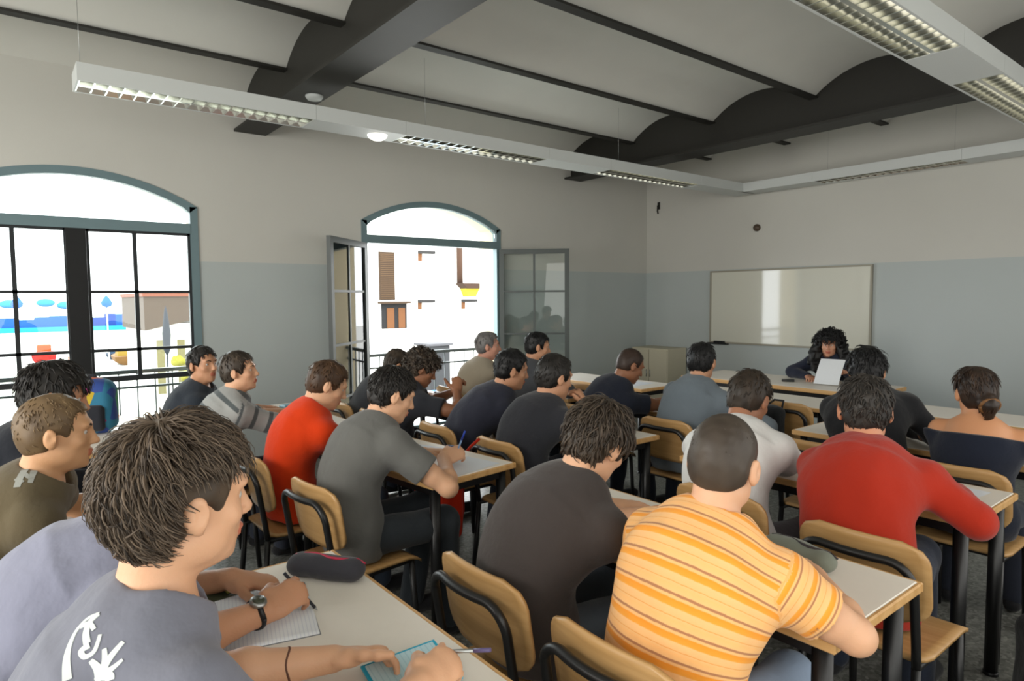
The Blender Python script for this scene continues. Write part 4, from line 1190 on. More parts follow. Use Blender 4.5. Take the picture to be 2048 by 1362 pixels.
# ------------------------------------------------------------------ things on the desks and around the room
def Rz(deg): return np.array(Matrix.Rotation(math.radians(deg), 3, 'Z'))
def Rxyz(x, y, z): return np.array((Matrix.Rotation(math.radians(z), 3, 'Z') @ Matrix.Rotation(math.radians(y), 3, 'Y') @ Matrix.Rotation(math.radians(x), 3, 'X')))
ink = mat('faint_writing', (120, 128, 150), .8)
def lined(name, base, line, period=.009):
    m, nt, b = new_mat(name)
    tc = nt.nodes.new('ShaderNodeTexCoord'); wv = nt.nodes.new('ShaderNodeTexWave'); wv.bands_direction = 'Y'
    wv.inputs['Scale'].default_value = .314/period; wv.inputs['Distortion'].default_value = 0
    cr = nt.nodes.new('ShaderNodeValToRGB'); cr.color_ramp.elements[0].position = .05; cr.color_ramp.elements[0].color = srgb(*line)
    cr.color_ramp.elements[1].position = .2; cr.color_ramp.elements[1].color = srgb(*base)
    nt.links.new(tc.outputs['Object'], wv.inputs['Vector']); nt.links.new(wv.outputs['Fac'], cr.inputs['Fac'])
    nt.links.new(cr.outputs['Color'], b.inputs['Base Color']); sset(b, 'Roughness', .8)
    return m
SHEET = lined('written_sheet', (228, 232, 236), (212, 217, 226))
def sheet(label, x, y, rz, w=.21, d=.297, z=.7605, group=None):
    mb = MB(); n = 8; P = []
    for j in range(n+1):
        for i in range(2):
            t = j/n; P.append(((i-.5)*w, (t-.5)*d, .0006+.004*max(0, t-.75)**2*16*.25))
    mb.add(P+[(p[0], p[1], p[2]-.0006) for p in P], [(2*j, 2*j+1, 2*j+3, 2*j+2) for j in range(n)]+[(2*n+2+2*j, 2*n+4+2*j, 2*n+5+2*j, 2*n+3+2*j) for j in range(n)], 0, True)
    o = mb.build('paper_sheet', SHEET, None, (x, y, z), math.radians(rz)); return tag(o, label, 'paper', group)
def pen(label, a, b, col, cap=None):
    a, b = V(*a), V(*b); L = np.linalg.norm(b-a); d = (b-a)/L
    root = empty('pen', tuple(a)); tag(root, label, 'pen')
    MB().tube([d*.010, d*L*.72], .0042, 8).build('barrel', col, root)
    MB().tube([V(0, 0, 0), d*.010], [.0008, .0038], 8).build('tip', M['alu'], root)
    MB().tube([d*L*.72, d*L], [.0046, .0044], 8).tube([d*L*.74+V(.004, 0, 0), d*L*.96+V(.004, 0, .002)], .0012, 5).build('pen_cap', cap or col, root)
def soft_case(name, label, c, size, rz, m, zipm, tilt=0):
    root = empty(name, c, math.radians(rz)); tag(root, label, 'pencil case')
    f = Sdf(); a, b, h = size[0]/2, size[1]/2, size[2]/2
    f.scap((-a+b, 0, h), (a-b, 0, h), b, b*.94, (0, 0, 1), b/h, .01)
    f.cap((-a*.7, b*.2, h*.9), (a*.7, -b*.1, h*.95), h*.95, h*.9, .02)
    w = wobble(.0022, 60, int(size[0]*1000))
    v, q = f.mesh(.005, w)
    v[:, 2] = np.maximum(v[:, 2], .0005)
    link_mesh('pouch', np_mesh('pouch', v, q), m, root)
    pts = [(-a*.82+1.64*a*i/10, .012*math.sin(i*.7), 2*h*(.93+.10*math.sin(PI*i/10))) for i in range(11)]
    MB().tube(pts, .0042, 6).tube([pts[-1], (pts[-1][0]+.02, pts[-1][1]+.004, pts[-1][2]-.012)], .003, 5).build('zipper', zipm, root)
    return root
# foreground desk
bk = empty('booklet', (-1.185, .655, .768), math.radians(-3)); bk.rotation_euler = (math.radians(3), math.radians(7), math.radians(-6)); tag(bk, 'light blue booklet held open by the boy in the foreground', 'booklet')
MB().box((-.068, -.085, 0), (.075, .088, .006), 0, .001).build('cover', mat('cyan_cover', (38, 172, 206), .5), bk)
MB().box((-.060, -.078, .0055), (.073, .080, .0085), 0, .001).build('page', lined('blue_page', (190, 222, 232), (172, 210, 222), .012), bk)
pen('slim silver pen in the right hand of the foreground boy', (-1.12, .675, .835), (-1.005, .735, .868), M['alu'], mat('pen_purple', (90, 80, 120), .4))
nb = empty('notebook', (-1.655, .50, .7605), math.radians(-14)); tag(nb, 'open white notebook under the wristwatch arm on the nearest desk', 'notebook')
mb = MB()
for s in (-1, 1):
    P = []; n = 8
    for j in (-.115, .115):
        for i in range(n+1): u = i/n; P.append((s*u*.155, j, .004+.010*math.sin(PI*min(1, u*1.15))*(1-u*.4)))
    mb.add(P+[(p[0], p[1], 0) for p in P], [(i, i+1, n+2+i, n+1+i) for i in range(n)]+[(i, 2*n+2+i, 2*n+3+i, i+1) for i in range(n)]+[(n+1+i, n+2+i, 3*n+4+i, 3*n+3+i) for i in range(n)]+[(n, 3*n+2, 4*n+3, 2*n+1)], 0, True)
mb.build('pages', SHEET, nb)
MB().box((-.158, -.118, -.0004), (.158, .118, .0008)).build('cover', mat('grey_cover', (120, 122, 126), .6), nb)
lb = empty('booklet', (-1.865, .475, .7605), math.radians(8)); tag(lb, 'thin dark green booklet with a yellow label beside the open notebook', 'booklet')
MB().box((-.05, -.085, 0), (.05, .085, .006), 0, .001).build('cover', mat('dark_green_cover', (62, 70, 50), .6), lb)
MB().box((-.035, -.02, .0058), (.03, .05, .0072)).build('label', mat('yellow_label', (214, 208, 96), .7), lb)
soft_case('pencil_case', 'dark grey pencil case with a red zipper on the nearest desk', (-1.775, .715, .7605), (.24, .085, .062), 38, fabric((58, 58, 64), 'canvas'), mat('red_zip', (176, 44, 72), .5))
pen('dark pen under the fist of the boy with the wristwatch', (-1.585, .612, .766), (-1.63, .545, .868), mat('dark_pen', (40, 42, 50), .4))
# orange boy's desk
soft_case('pencil_case', 'grey-green pencil case beside the orange striped boy', (-.97, 1.865, .7605), (.23, .09, .060), -6, fabric((116, 120, 108), 'canvas'), mat('dark_zip', (52, 46, 50), .5))
o = MB().tube([(-.075, 0, .004), (.06, 0, .004)], .0036, 6).tube([(.06, 0, .004), (.075, 0, .004)], [.0036, .0004], 6).build('pencil', mat('yellow_pencil', (214, 168, 64), .5), None, (-1.10, 1.80, .8215)); o.location = (-1.17, 1.75, .7605); o.rotation_euler = (0, 0, .35); tag(o, 'yellow pencil beside the grey-green pencil case', 'pencil')
sheet('paper under the forearm of the boy in the orange stripes', -1.02, 1.63, 8)
# grey t-shirt boy's desk
sheet('large white sheet in front of the boy in the grey t-shirt', -2.93, 1.70, 20, .30, .30)
sheet('white sheet at the right corner of the desk with the papers', -2.56, 1.72, 12)
pen('blue ballpoint in the writing hand of the grey t-shirt boy', (-2.60, 1.69, .775), (-2.53, 1.715, .935), mat('clear_pen', (120, 150, 190), .3), mat('blue_cap', (30, 60, 160), .4))
o = MB().box((-.03, -.016, 0), (.03, .016, .028), 0, .005).build('eraser', mat('blue_eraser', (44, 66, 104), .6), None, (-2.86, 1.845, .762), .3); tag(o, 'dark blue eraser on the large sheet by the grey t-shirt boy', 'eraser')
# other desks
sheet('white paper before the person in the red sweater', -.95, 2.98, -6)
sheet('white paper before the boy in the white polo shirt', -1.68, 2.98, 5)
sheet('white sheet before the boys in dark tops', -2.70, 2.80, 8)
sheet('white sheet on the desk by the open window', -4.0, 2.74, 16)
sheet('white sheet on the front desk beside the casement', -4.0, 4.62, 6)
sheet('white paper before the dark-haired boy at the casement', -4.02, 3.78, -8)
sheet('white paper before the hooded sweatshirt', -2.62, 3.86, 4)
sheet('white paper before the girl with the bun', -.98, 3.98, 0)
o = MB().box((-.04, -.06, 0), (.04, .06, .055), 0, .006).build('pencil_tin', mat('pale_blue_tin', (120, 170, 190), .4), None, (-4.62, 1.62, .7605), .2); tag(o, 'small pale blue box on the desk of the striped jumper boy', 'box')
o = MB().box((-.055, -.075, .004), (.055, .075, .011), 0, .0015).build('telephone', M['dark'], None, (-3.16, 5.80, .764), .5)
o.name = 'mobile_phone'; tag(o, 'black phone lying on the teacher desk', 'phone')
# the sheet the teacher holds up
mb = MB(); n = 8; P = []
for j in range(n+1):
    for i in range(2): t = j/n; P.append(((i-.5)*.21, -.03*math.sin(t*1.6), (t-.5)*.28))
mb.add(P+[(p[0], p[1]+.0008, p[2]) for p in P], [(2*j, 2*j+1, 2*j+3, 2*j+2) for j in range(n)]+[(2*n+2+2*j, 2*n+4+2*j, 2*n+5+2*j, 2*n+3+2*j) for j in range(n)], 0, True)
o = mb.build('paper_sheet', M['paper'], None, (-2.80, 5.86, .868)); o.rotation_euler = (math.radians(-48), 0, math.radians(8)); tag(o, 'white sheet the teacher holds upright', 'paper')

# ------------------------------------------------------------------ bags
def bag(name, label, c, size, rz, m, m2=None, cat='bag', pocket=True, straps=True, loop=None):
    root = empty(name, c, math.radians(rz)); tag(root, label, cat)
    w, d, h = size; f = Sdf()
    f.box((0, 0, h*.47), (w/2, d/2, h*.47), None, .03, '+', min(w, d)*.3)
    f.ell((0, 0, h*.86), (w*.40, d*.42, h*.16), None, .05)
    v, q = f.mesh(.011, wobble(.006, 24, int(h*999)))
    v[:, 2] = np.maximum(v[:, 2], .001)
    link_mesh('bag_body', np_mesh('bag_body', v, q), m, root)
    if pocket:
        f = Sdf(); f.box((0, -d*.50, h*.30), (w*.38, d*.16, h*.24), None, .02, '+', .03)
        v, q = f.mesh(.011, wobble(.003, 30, 5)); v[:, 2] = np.maximum(v[:, 2], .001)
        link_mesh('pocket', np_mesh('pocket', v, q), m2 or m, root)
    if straps:
        for s in (-1, 1):
            MB().tube([(s*w*.22, d*.42, h*.90), (s*w*.26, d*.75, h*.66), (s*w*.28, d*.72, h*.34), (s*w*.30, d*.45, h*.10)], .011, 6).build('strap', m2 or m, root)
    MB().tube([(-.045, d*.2, h*.96), (-.03, d*.22, h*1.05), (.03, d*.22, h*1.05), (.045, d*.2, h*.96)] if loop is None else loop, .008, 6).build('handle', m2 or m, root)
    return root
def patchwork():
    m, nt, b = new_mat('patchwork_fabric')
    tc = nt.nodes.new('ShaderNodeTexCoord'); vo = nt.nodes.new('ShaderNodeTexVoronoi'); vo.inputs['Scale'].default_value = 10.5
    cr = nt.nodes.new('ShaderNodeValToRGB'); cr.color_ramp.interpolation = 'CONSTANT'; e = cr.color_ramp.elements
    e[0].color = srgb(40, 110, 140); e[1].position = .3; e[1].color = srgb(186, 160, 40)
    for p, c in ((.45, (196, 90, 40)), (.6, (150, 40, 110)), (.72, (60, 140, 90)), (.85, (44, 70, 140))): x = e.new(p); x.color = srgb(*c)
    sp = nt.nodes.new('ShaderNodeSeparateColor')
    nt.links.new(tc.outputs['Object'], vo.inputs['Vector']); nt.links.new(vo.outputs['Color'], sp.inputs[0]); nt.links.new(sp.outputs[0], cr.inputs['Fac'])
    nt.links.new(cr.outputs['Color'], b.inputs['Base Color']); sset(b, 'Roughness', .85)
    return m
bag('backpack', 'many-coloured backpack standing on the desk by the closed window', (-4.70, .42, .7615), (.30, .20, .33), 70, patchwork(), fabric((40, 42, 48), 'canvas'), 'backpack')
bag('backpack', 'bright red backpack hanging low on the chair beyond the grey t-shirt boy', (-3.02, 1.86, .27), (.34, .14, .38), 0, fabric((206, 48, 18), 'canvas'), fabric((170, 36, 16), 'canvas'), 'backpack', loop=[(.10, .05, .35), (.13, .06, .42), (.18, .10, .50), (.22, .13, .545)])
bag('backpack', 'black backpack on the floor at the right edge', (-.52, 2.98, 0), (.34, .22, .40), 30, fabric((24, 24, 26), 'canvas'), None, 'backpack')
bag('shoulder_bag', 'black bag hanging on the empty chair before the teacher desk', (-2.41, 4.185, .55), (.20, .11, .25), -8, fabric((30, 32, 34), 'canvas'), None, 'bag', False, False, [(-.06, .02, .23), (-.02, .075, .285), (.05, .08, .285), (.08, .02, .23)])

# ------------------------------------------------------------------ worn and printed details (parts of the people)
def ring(p, fr, rad, r, m, name):
    A = PEOPLE[p]; S0, E, W = A['arms'][-1 if p == 1 else 1]; d = nrm(W-E); c = W-d*fr - A['org']
    u = nrm(np.cross(d, V(0, 0, 1))); w = np.cross(d, u)
    pts = [c+rad*(u*math.cos(t)+w*math.sin(t))+d*.003*math.sin(3*t) for t in np.linspace(0, 2*PI, 25)]
    return MB().tube(pts, r, 6).build(name, m, A['body']), c, d, u, w
ring(1, .085, .0335, .0026, mat('brown_cord', (98, 64, 50), .8), 'bracelet')
wo, c, d, u, w_ = ring(2, .018, .0305, .0075, M['dark'], 'wristwatch')
up = nrm(V(.35, -.2, .9)-d*(d@V(.35, -.2, .9)))
RW = np.stack([d, np.cross(up, d), up], 1)
MB().lathe([(.001, 0), (.019, 0), (.0205, .004), (.019, .009), (.001, .010)], tuple(c+up*.031), 18, 0, RW).build('watch_case', M['alu'], wo)
MB().lathe([(.001, .0105), (.014, .0105), (.014, .0095)], tuple(c+up*.031), 18, 0, RW).build('dial', mat('olive_dial', (70, 74, 60), .3), wo)

# printed motifs lie on the cloth: strokes drawn on the back, dropped onto the shirt along the view of the wearer's back
from mathutils.bvhtree import BVHTree
def cam_axes():
    cy, sy = math.cos(.9012), math.sin(.9012); p = -.0647
    fw = V(-sy*math.cos(p), cy*math.cos(p), math.sin(p)); r = V(cy, sy, 0); u = np.cross(r, fw); c, s = math.cos(-.008), math.sin(-.008)
    return np.stack([c*r+s*u, -(c*u-s*r), fw])
def print_on(pid, strokes, m, name='shirt_print', lift=.0012):
    A = PEOPLE[pid]; me = A['shirt'].data; org = A['org']; Mx = cam_axes(); eye = V(0, 0, 1.56)
    bv = BVHTree.FromPolygons([v.co.copy() for v in me.vertices], [tuple(p.vertices) for p in me.polygons])
    mb = MB()
    for pts, wd in strokes:
        P = []
        n = 10*(len(pts)-1)
        for i in range(n+1):
            t = i/n*(len(pts)-1); k = min(int(t), len(pts)-2); f = t-k
            g = lambda j: np.array(pts[max(0, min(len(pts)-1, j))], float)
            p = .5*((2*g(k))+(-g(k-1)+g(k+1))*f+(2*g(k-1)-5*g(k)+4*g(k+1)-g(k+2))*f*f+(-g(k-1)+3*g(k)-3*g(k+1)+g(k+2))*f**3)
            ray = V((p[0]-1024)/1304, (p[1]-681)/1304, 1) @ Mx
            h, nn, ix, ds = bv.ray_cast(Vector(eye-org), Vector(nrm(ray)))
            if h is not None: P.append((np.array(h), np.array(nn)))
        if len(P) < 3: continue
        vs = []; 
        for i, (h, nn) in enumerate(P):
            a = P[max(0, i-1)][0]; b = P[min(len(P)-1, i+1)][0]; d = nrm(b-a); sd = np.cross(nn, d)
            x = i/(len(P)-1); ww = (wd[0]+(wd[1]-wd[0])*x)*.5
            vs += [h+sd*ww+nn*lift, h-sd*ww+nn*lift, h+sd*ww-nn*.001, h-sd*ww-nn*.001]
        q = []
        for i in range(len(P)-1):
            b = 4*i; q += [(b, b+1, b+5, b+4), (b+2, b+6, b+7, b+3), (b, b+4, b+6, b+2), (b+1, b+3, b+7, b+5)]
        mb.add(vs, q)
    if mb.v: mb.build(name, m, A['body'])
WP = mat('white_print', (206, 212, 210), .85)
z1 = lambda L: [(x/4.231, 1040+y/4.231) for x, y in L]
print_on(1, [(z1([(845, 790), (740, 840), (650, 940), (590, 1070), (565, 1200), (570, 1360)]), (.004, .012)),
             (z1([(835, 795), (760, 870), (730, 960), (740, 1050)]), (.008, .010)), (z1([(690, 900), (760, 880), (800, 930)]), (.008, .006)),
             (z1([(850, 970), (800, 1110), (720, 1160), (690, 1110), (760, 1060)]), (.005, .009)),
             (z1([(770, 1190), (830, 1260), (860, 1360)]), (.006, .016)), (z1([(1045, 1030), (960, 1130), (890, 1230), (840, 1360)]), (.006, .013)),
             (z1([(885, 1090), (890, 1180), (880, 1260)]), (.006, .010)), (z1([(1040, 1180), (960, 1250), (880, 1300)]), (.004, .010)), (z1([(820, 1300), (920, 1320), (930, 1362)]), (.014, .012))], WP)
z3 = lambda L: [(x*560/1907, 640+y*560/1907) for x, y in L]
print_on(3, [(z3([(225, 965), (180, 1010), (140, 1070), (115, 1140)]), (.022, .018)), (z3([(245, 1000), (220, 1060), (205, 1110)]), (.02, .012)), (z3([(160, 1040), (200, 1070), (230, 1050)]), (.012, .012)), (z3([(110, 1080), (150, 1110)]), (.012, .016))], mat('grey_white_print', (150, 152, 146), .85))
# the teacher's white blouse in the opening of the jacket, the collar tab of the hidden boy, the girl's hair tie
A = PEOPLE[25]; N_, s_ = A['N']-A['org'], A['s']
f = Sdf(); dp, lt, up_ = A['dep'], A['lat'], A['up']
f.scap(N_+dp*.070-up_*.02, N_+dp*.098-up_*.26, .030, .062, dp, 2.2, .02); f.cap(N_+dp*.05+lt*.045+up_*.0, N_+dp*.088-up_*.06+lt*.012, .014, .012, .01); f.cap(N_+dp*.05-lt*.045+up_*.0, N_+dp*.088-up_*.06-lt*.012, .014, .012, .01)
v, q = f.mesh(.007); link_mesh('blouse', np_mesh('blouse', v, q), mat('white_cotton', (214, 214, 212), .85), A['body'])
A = PEOPLE[24]; P_ = lambda x, y, z: A['H'] + A['RH'] @ (V(x, y, z)*A['s']*.965) - A['org']
c = P_(.012, -.110, -.052); ax = nrm(A['RH'] @ V(.1, -1, -.55))
u = nrm(np.cross(ax, V(0, 0, 1))); w_ = np.cross(ax, u)
MB().tube([c+ax*.012+(u*math.cos(t)*.037+w_*math.sin(t)*.034) for t in np.linspace(0, 2*PI, 21)], .0075, 7).build('hair_tie', mat('amber_tie', (112, 76, 40), .6), A['body'])
A = PEOPLE[2]
c = A['N']-A['org']-A['dep']*.085+A['up']*.012-A['lat']*.01
MB().box((-.012, -.003, -.012), (.012, .003, .012), 0, .001, np.stack([A['lat'], A['dep'], A['up']], 1), tuple(c)).build('collar_tab', mat('blue_tab', (40, 74, 160), .7), A['body'])

# ------------------------------------------------------------------ outside the windows
ext = lambda name, rgb, **k: mat(name, rgb, .9, noise=.08, nscale=2., **k)
o = MB().box((-260, -60, -4.3), (XL-WT-.02, 130, -4)).build('exterior_ground', ext('pale_paving', (196, 194, 188))); tag(o, 'pale sunlit quay outside the windows', 'ground', kind='structure')
# railings just outside the openings
def railing(label, yc):
    root = empty('balcony_railing', (XL-.30, yc, 0)); tag(root, label, 'railing', 'iron railings outside the arched windows')
    g = mat('grey_iron', (112, 120, 122), .5)
    MB().box((-.02, -.885, .93), (.02, .885, .965)).build('handrail', g, root)
    MB().box((-.012, -.885, .20), (.012, .885, .225)).box((-.012, -.885, .80), (.012, .885, .82)).build('rail', g, root)
    for i in range(13):
        y = -.84+i*.14; MB().tube([(0, y, .20), (0, y, .935)], .007, 6).build('baluster', g, root)
railing('iron railing outside the closed arched window', WIN[1][0]); railing('iron railing outside the open arched window', WIN[2][0])
# white house across the square, seen through the open window
hs = empty('white_house', (-48, 31, -4)); tag(hs, 'white house across the square, seen through the open window', 'house')
brown = ext('brown_shutter', (44, 30, 14)); brd = mat('dark_opening', (10, 9, 8), .9); och = ext('ochre_wood', (78, 46, 16))
MB().box((-8, -13, 0), (0, 16, 18)).build('wall', ext('white_render', (226, 224, 216)), hs)
def Wy(y): return y-31
def Wz(z): return z+4
sh_ = MB().box((.0, Wy(24.35), Wz(1.5)), (.12, Wy(25.75), Wz(5.4))).build('shutter', brown, hs)
mb = MB()
for i in range(24): mb.box((.12, Wy(24.45), Wz(1.6+i*.155)), (.15, Wy(25.65), Wz(1.66+i*.155)))
mb.build('slat', ext('brown_slat', (62, 44, 22)), sh_)
lw = MB().box((.0, Wy(24.5), Wz(-.85)), (.10, Wy(26.8), Wz(1.2))).build('window_recess', brd, hs)
MB().box((.10, Wy(24.95), Wz(-.8)), (.16, Wy(25.6), Wz(.85))).box((.10, Wy(26.0), Wz(-.8)), (.16, Wy(26.6), Wz(.85))).build('window_leaf', och, lw)
MB().box((-.05, Wy(24.2), Wz(1.2)), (.5, Wy(27.0), Wz(1.38))).build('lintel', brown, hs)
for y0, y1, z0 in ((28.0, 29.5, 5.1), (27.9, 29.4, 1.0), (32.3, 33.8, 1.0)):
    e = MB().box((0, Wy(y0), Wz(z0+.25)), (.4, Wy(y1), Wz(z0+.5))).build('window_hood', mat('dark_hood', (20, 18, 16), .8), hs)
    MB().box((0, Wy(y0), Wz(z0-.35)), (.2, Wy(y0+.3), Wz(z0+.25))).build('bracket', och, e)
MB().tube([(.15, Wy(32.1), Wz(2.9)), (.15, Wy(32.1), Wz(6.1))], .28, 8).build('downpipe', ext('rust_pipe', (50, 30, 14)), hs)
aw = MB().prism([(Wy(31.7), Wz(2.9)), (Wy(34.1), Wz(2.9)), (Wy(33.7), Wz(2.45)), (Wy(32.2), Wz(2.45))], 0, 1.2).build('awning', ext('brown_awning', (42, 24, 8)), hs)
MB().prism([(Wy(32.2), Wz(2.45)), (Wy(33.7), Wz(2.45)), (Wy(33.3), Wz(1.75)), (Wy(32.5), Wz(1.75))], 0, .9).build('lamp_glass', ext('yellow_glass', (130, 120, 24)), aw)
# kiosk, covered boat
k = empty('kiosk', (-34, 20.7, -4)); tag(k, 'grey kiosk on the quay outside the open window', 'kiosk')
MB().box((-.8, -.6, 0), (.8, .8, 2.75), 0, .03).build('booth', ext('grey_panel', (34, 35, 36)), k); MB().box((-.95, -.75, 2.75), (.95, .95, 2.9), 0, .03).build('roof', ext('grey_roof', (60, 60, 62)), k)
def hull(mb, L, Wd, H, mi=0, n=14):
    P = []; m = 9
    for i in range(n+1):
        t = i/n; w = Wd/2*(1-max(0, (t-.45)/.55)**2.2); sheer = .18*H*max(0, t-.5)**2*4
        for j in range(m):
            a = PI*j/(m-1); P.append((-math.cos(a)*w*(.6+.4*abs(math.cos(a))), t*L-L/2, H+sheer-math.sin(a)**.8*(H+sheer*.3)))
    mb.add(P, [(i*m+j, i*m+j+1, (i+1)*m+j+1, (i+1)*m+j) for i in range(n) for j in range(m-1)]+[tuple(range(m))], mi, True)
    mb.add([P[i*m] for i in range(n+1)]+[P[i*m+m-1] for i in range(n+1)], [(i, i+1, n+2+i, n+1+i) for i in range(n)], mi)
def boat(label, c, rz, L, Wd, H, hm, cm, cover=False):
    root = empty('boat', c, math.radians(rz)); tag(root, label, 'boat')
    mb = MB(); hull(mb, L, Wd, H); mb.build('hull', hm, root)
    if cover:
        f = Sdf(); f.scap((0, -L*.40, H*.95), (0, L*.30, H*1.0), Wd*.46, Wd*.40, (0, 0, 1), 2.2, .05)
        v, q = f.mesh(.07); link_mesh('cover', np_mesh('cover', v, q), cm, root)
    else:
        MB().box((-Wd*.28, -L*.25, H*.9), (Wd*.28, L*.08, H*1.7), 0, .05).build('cabin', cm, root)
boat('white boat under a bright cyan cover outside the open window', (-27.5, 17.9, -4), 8, 3.4, 1.7, .75, ext('white_hull', (210, 214, 216)), ext('cyan_cover', (4, 96, 150)), True)
boat('red boat ashore at the left, seen through the closed window', (-50, 2.3, -2.35), 86, 2.6, 1.3, .75, ext('red_hull', (150, 14, 6)), ext('orange_cabin', (170, 52, 6)))
boat('orange and yellow boat ashore beside the dark window post', (-47.6, 3.9, -2.35), 95, 2.2, 1.2, .55, ext('orange_hull', (166, 60, 4)), ext('red_cabin', (160, 20, 8)))
boat('small red boat right of the dark window post', (-50, 7.7, -2.35), 100, 1.9, 1.0, .5, ext('red_hull2', (150, 18, 12)), ext('navy_cabin', (14, 20, 44)))
boat('dark blue boat moored between the posts of the closed window', (-51.5, 6.1, -2.35), 90, 1.6, .8, .4, ext('navy_hull', (10, 26, 44)), ext('grey_cabin', (40, 60, 80)))
boat('tan wooden boat low behind the closed window', (-47.0, 6.1, -2.35), 92, 2.6, 1.2, .55, ext('tan_hull', (92, 62, 22)), ext('ochre_cabin', (120, 96, 30)))
o = MB().box((-54, -1, -4), (-45, 10.5, -2.35)).build('exterior_jetty', ext('pale_jetty', (200, 198, 190))); tag(o, 'pale stone jetty carrying the boats', 'jetty', kind='structure')
# far shore: low houses and trees, distance haze painted in as blue
shore = empty('far_shore', (-150, 10, -4)); tag(shore, 'hazy blue far shore on the horizon beyond the closed window', 'shore', kind='structure')
mb = MB(); r_ = np.random.default_rng(3); y = -14.
while y < 16:
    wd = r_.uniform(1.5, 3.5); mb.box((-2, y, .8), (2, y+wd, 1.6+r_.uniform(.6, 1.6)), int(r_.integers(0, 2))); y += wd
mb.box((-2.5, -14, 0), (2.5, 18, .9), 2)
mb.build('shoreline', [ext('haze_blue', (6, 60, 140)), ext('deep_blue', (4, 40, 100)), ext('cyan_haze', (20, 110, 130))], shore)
for yy, zz in ((-8, 5.2), (-2.5, 5.4), (.6, 4.9)):
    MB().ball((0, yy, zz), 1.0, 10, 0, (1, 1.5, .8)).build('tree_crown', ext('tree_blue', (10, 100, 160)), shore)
# blue-headed lamp posts, a folded parasol, a bush and the house with the brown eave
def lamp_post(label, x, y, h):
    root = empty('lamp_post', (x, y, -4)); tag(root, label, 'street lamp', 'blue-headed lamp posts on the quay')
    MB().tube([(0, 0, 0), (0, 0, h-.3)], [.05, .03], 8).build('post', ext('pale_post', (150, 156, 160)), root)
    MB().lathe([(.001, h+.35), (.10, h+.25), (.28, h-.05), (.22, h-.22), (.05, h-.3), (.001, h-.3)], (0, 0, 0), 14).build('lamp_head', ext('blue_head', (6, 70, 150)), root)
lamp_post('blue-headed lamp post at the left edge of the closed window', -40, .85, 5.55); lamp_post('blue-headed lamp post right of the dark window post', -40, 4.60, 5.55)
ps = empty('folded_parasol', (-28.0, 5.15, -4)); tag(ps, 'folded dark parasol on a blue base outside the closed window', 'parasol')
MB().tube([(0, 0, .2), (0, 0, 3.2)], .04, 8).build('pole', ext('dark_pole', (40, 42, 44)), ps)
MB().lathe([(.001, 5.0), (.05, 4.8), (.16, 3.9), (.13, 3.3), (.05, 3.1), (.001, 3.1)], (0, 0, 0), 12).build('canopy', ext('slate_canopy', (18, 24, 32)), ps)
MB().lathe([(.001, .5), (.12, .5), (.42, .08), (.45, 0), (.001, 0)], (0, 0, 0), 16).build('base', ext('blue_base', (8, 60, 120)), ps); ps.location.z = -3.6; 
hb = empty('eaved_house', (-31, 6.0, -4)); tag(hb, 'white house with a brown eave at the right of the closed window', 'house')
MB().box((-5, -1.1, 0), (0, 2.4, 4.6)).build('wall', ext('white_wall', (222, 218, 206)), hb)
MB().prism([(-1.25, 4.35), (2.6, 5.2), (2.6, 5.75), (-1.25, 5.75)], -5, .9).build('eave', ext('brown_eave', (50, 36, 22)), hb)
MB().box((-5.1, -1.3, 5.75), (1.0, 2.6, 5.9)).build('gutter', ext('rust_gutter', (90, 40, 14)), hb)
for y0 in (-.7, .1, .9):
    MB().box((.0, y0, 1.6), (.06, y0+.3, 3.9)).build('window', ext('pale_shutter', (96, 90, 60)), hb)
bs = empty('bush', (-29.2, 6.35, -4)); tag(bs, 'yellow-green bush at the foot of the house with the brown eave', 'bush')
f = Sdf(); rr = np.random.default_rng(8)
for i in range(26): f.ell(V(0, 0, 1.9)+rr.normal(0, 1, 3)*V(.35, .42, .55), V(.28, .28, .24)*rr.uniform(.7, 1.2), None, .05)
v, q = f.mesh(.05, wobble(.05, 16, 4)); link_mesh('foliage', np_mesh('foliage', v, q), ext('olive_leaf', (104, 100, 26)), bs)
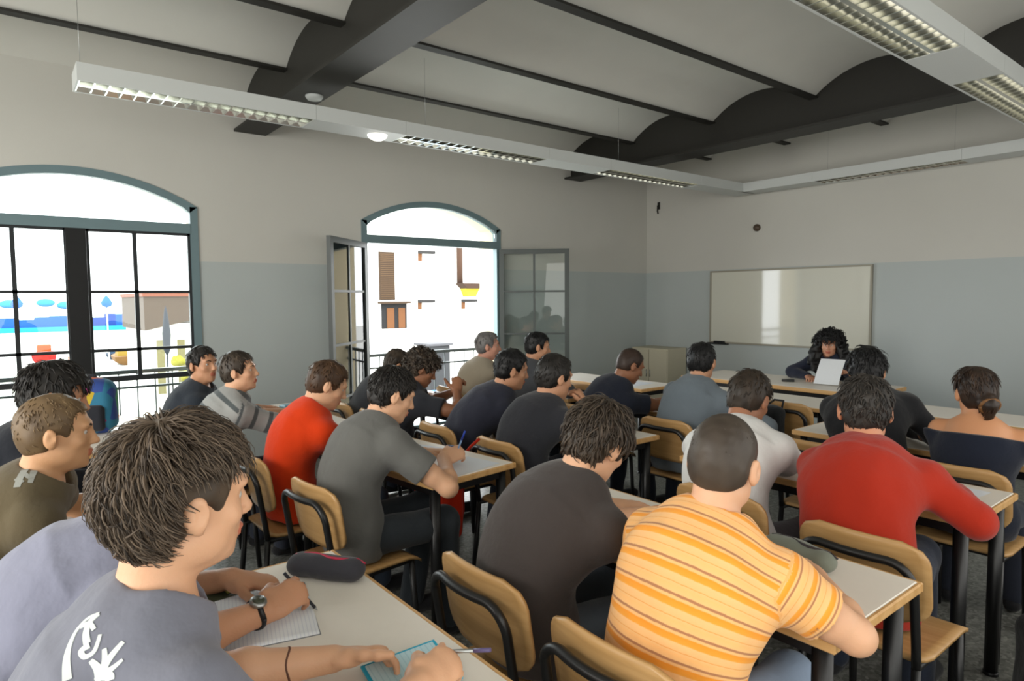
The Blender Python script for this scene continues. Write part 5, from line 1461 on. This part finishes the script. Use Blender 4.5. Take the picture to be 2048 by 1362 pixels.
MB().tube([(0, 0, 0), (0, .05, 1.5)], .09, 8).build('stem', ext('bark', (60, 46, 26)), bs)
# ------------------------------------------------------------------ camera
F, YAW, PITCH, ROLL = 1304., .9012, -.0647, -.008
def camera():
    cy, sy = math.cos(YAW), math.sin(YAW)
    fw = Vector((-sy*math.cos(PITCH), cy*math.cos(PITCH), math.sin(PITCH)))
    r = Vector((cy, sy, 0)); u = r.cross(fw); c, s = math.cos(ROLL), math.sin(ROLL)
    r2 = c*r+s*u; u2 = c*u-s*r
    cam = bpy.data.cameras.new('camera'); o = bpy.data.objects.new('camera', cam); COL.objects.link(o)
    m = Matrix((r2, u2, -fw)).transposed().to_4x4(); m.translation = (0, 0, 1.56)
    o.matrix_world = m; cam.sensor_width = 36; cam.lens = 36*F/2048; cam.clip_start = .05
    SC.camera = o
camera()
# ------------------------------------------------------------------ light: bright overcast sky through the windows, plus two added area lamps standing in for bounced light
w = bpy.data.worlds.new('sky'); SC.world = w; w.use_nodes = True
bg = w.node_tree.nodes['Background']; bg.inputs['Color'].default_value = (.93, .97, 1, 1); bg.inputs['Strength'].default_value = 9.
def area(name, loc, rot, sx, sy, e, col=(1, 1, 1)):
    l = bpy.data.lights.new(name, 'AREA'); l.shape = 'RECTANGLE'; l.size = sx; l.size_y = sy; l.energy = e; l.color = col
    o = bpy.data.objects.new(name, l); COL.objects.link(o); o.location = loc; o.rotation_euler = rot
    return o
area('fill_light_back', (-2.2, -3.9, 2.2), (math.radians(80), 0, 0), 5., 2.4, 300, (1, .97, .92))
area('fill_light_right', (.9, 2.0, 1.9), (math.radians(95), 0, math.radians(90)), 8., 2.4, 110, (1, .97, .92))
SC.view_settings.view_transform = 'Standard'; SC.view_settings.look = 'None'
SC.view_settings.exposure = .22; SC.view_settings.gamma = 1.
SC.cycles.filter_width = 2.4; SC.cycles.max_bounces = 8; SC.cycles.diffuse_bounces = 5; SC.cycles.glossy_bounces = 3; SC.cycles.transparent_max_bounces = 10
SC.cycles.sample_clamp_indirect = 6.; SC.cycles.caustics_reflective = False; SC.cycles.caustics_refractive = False
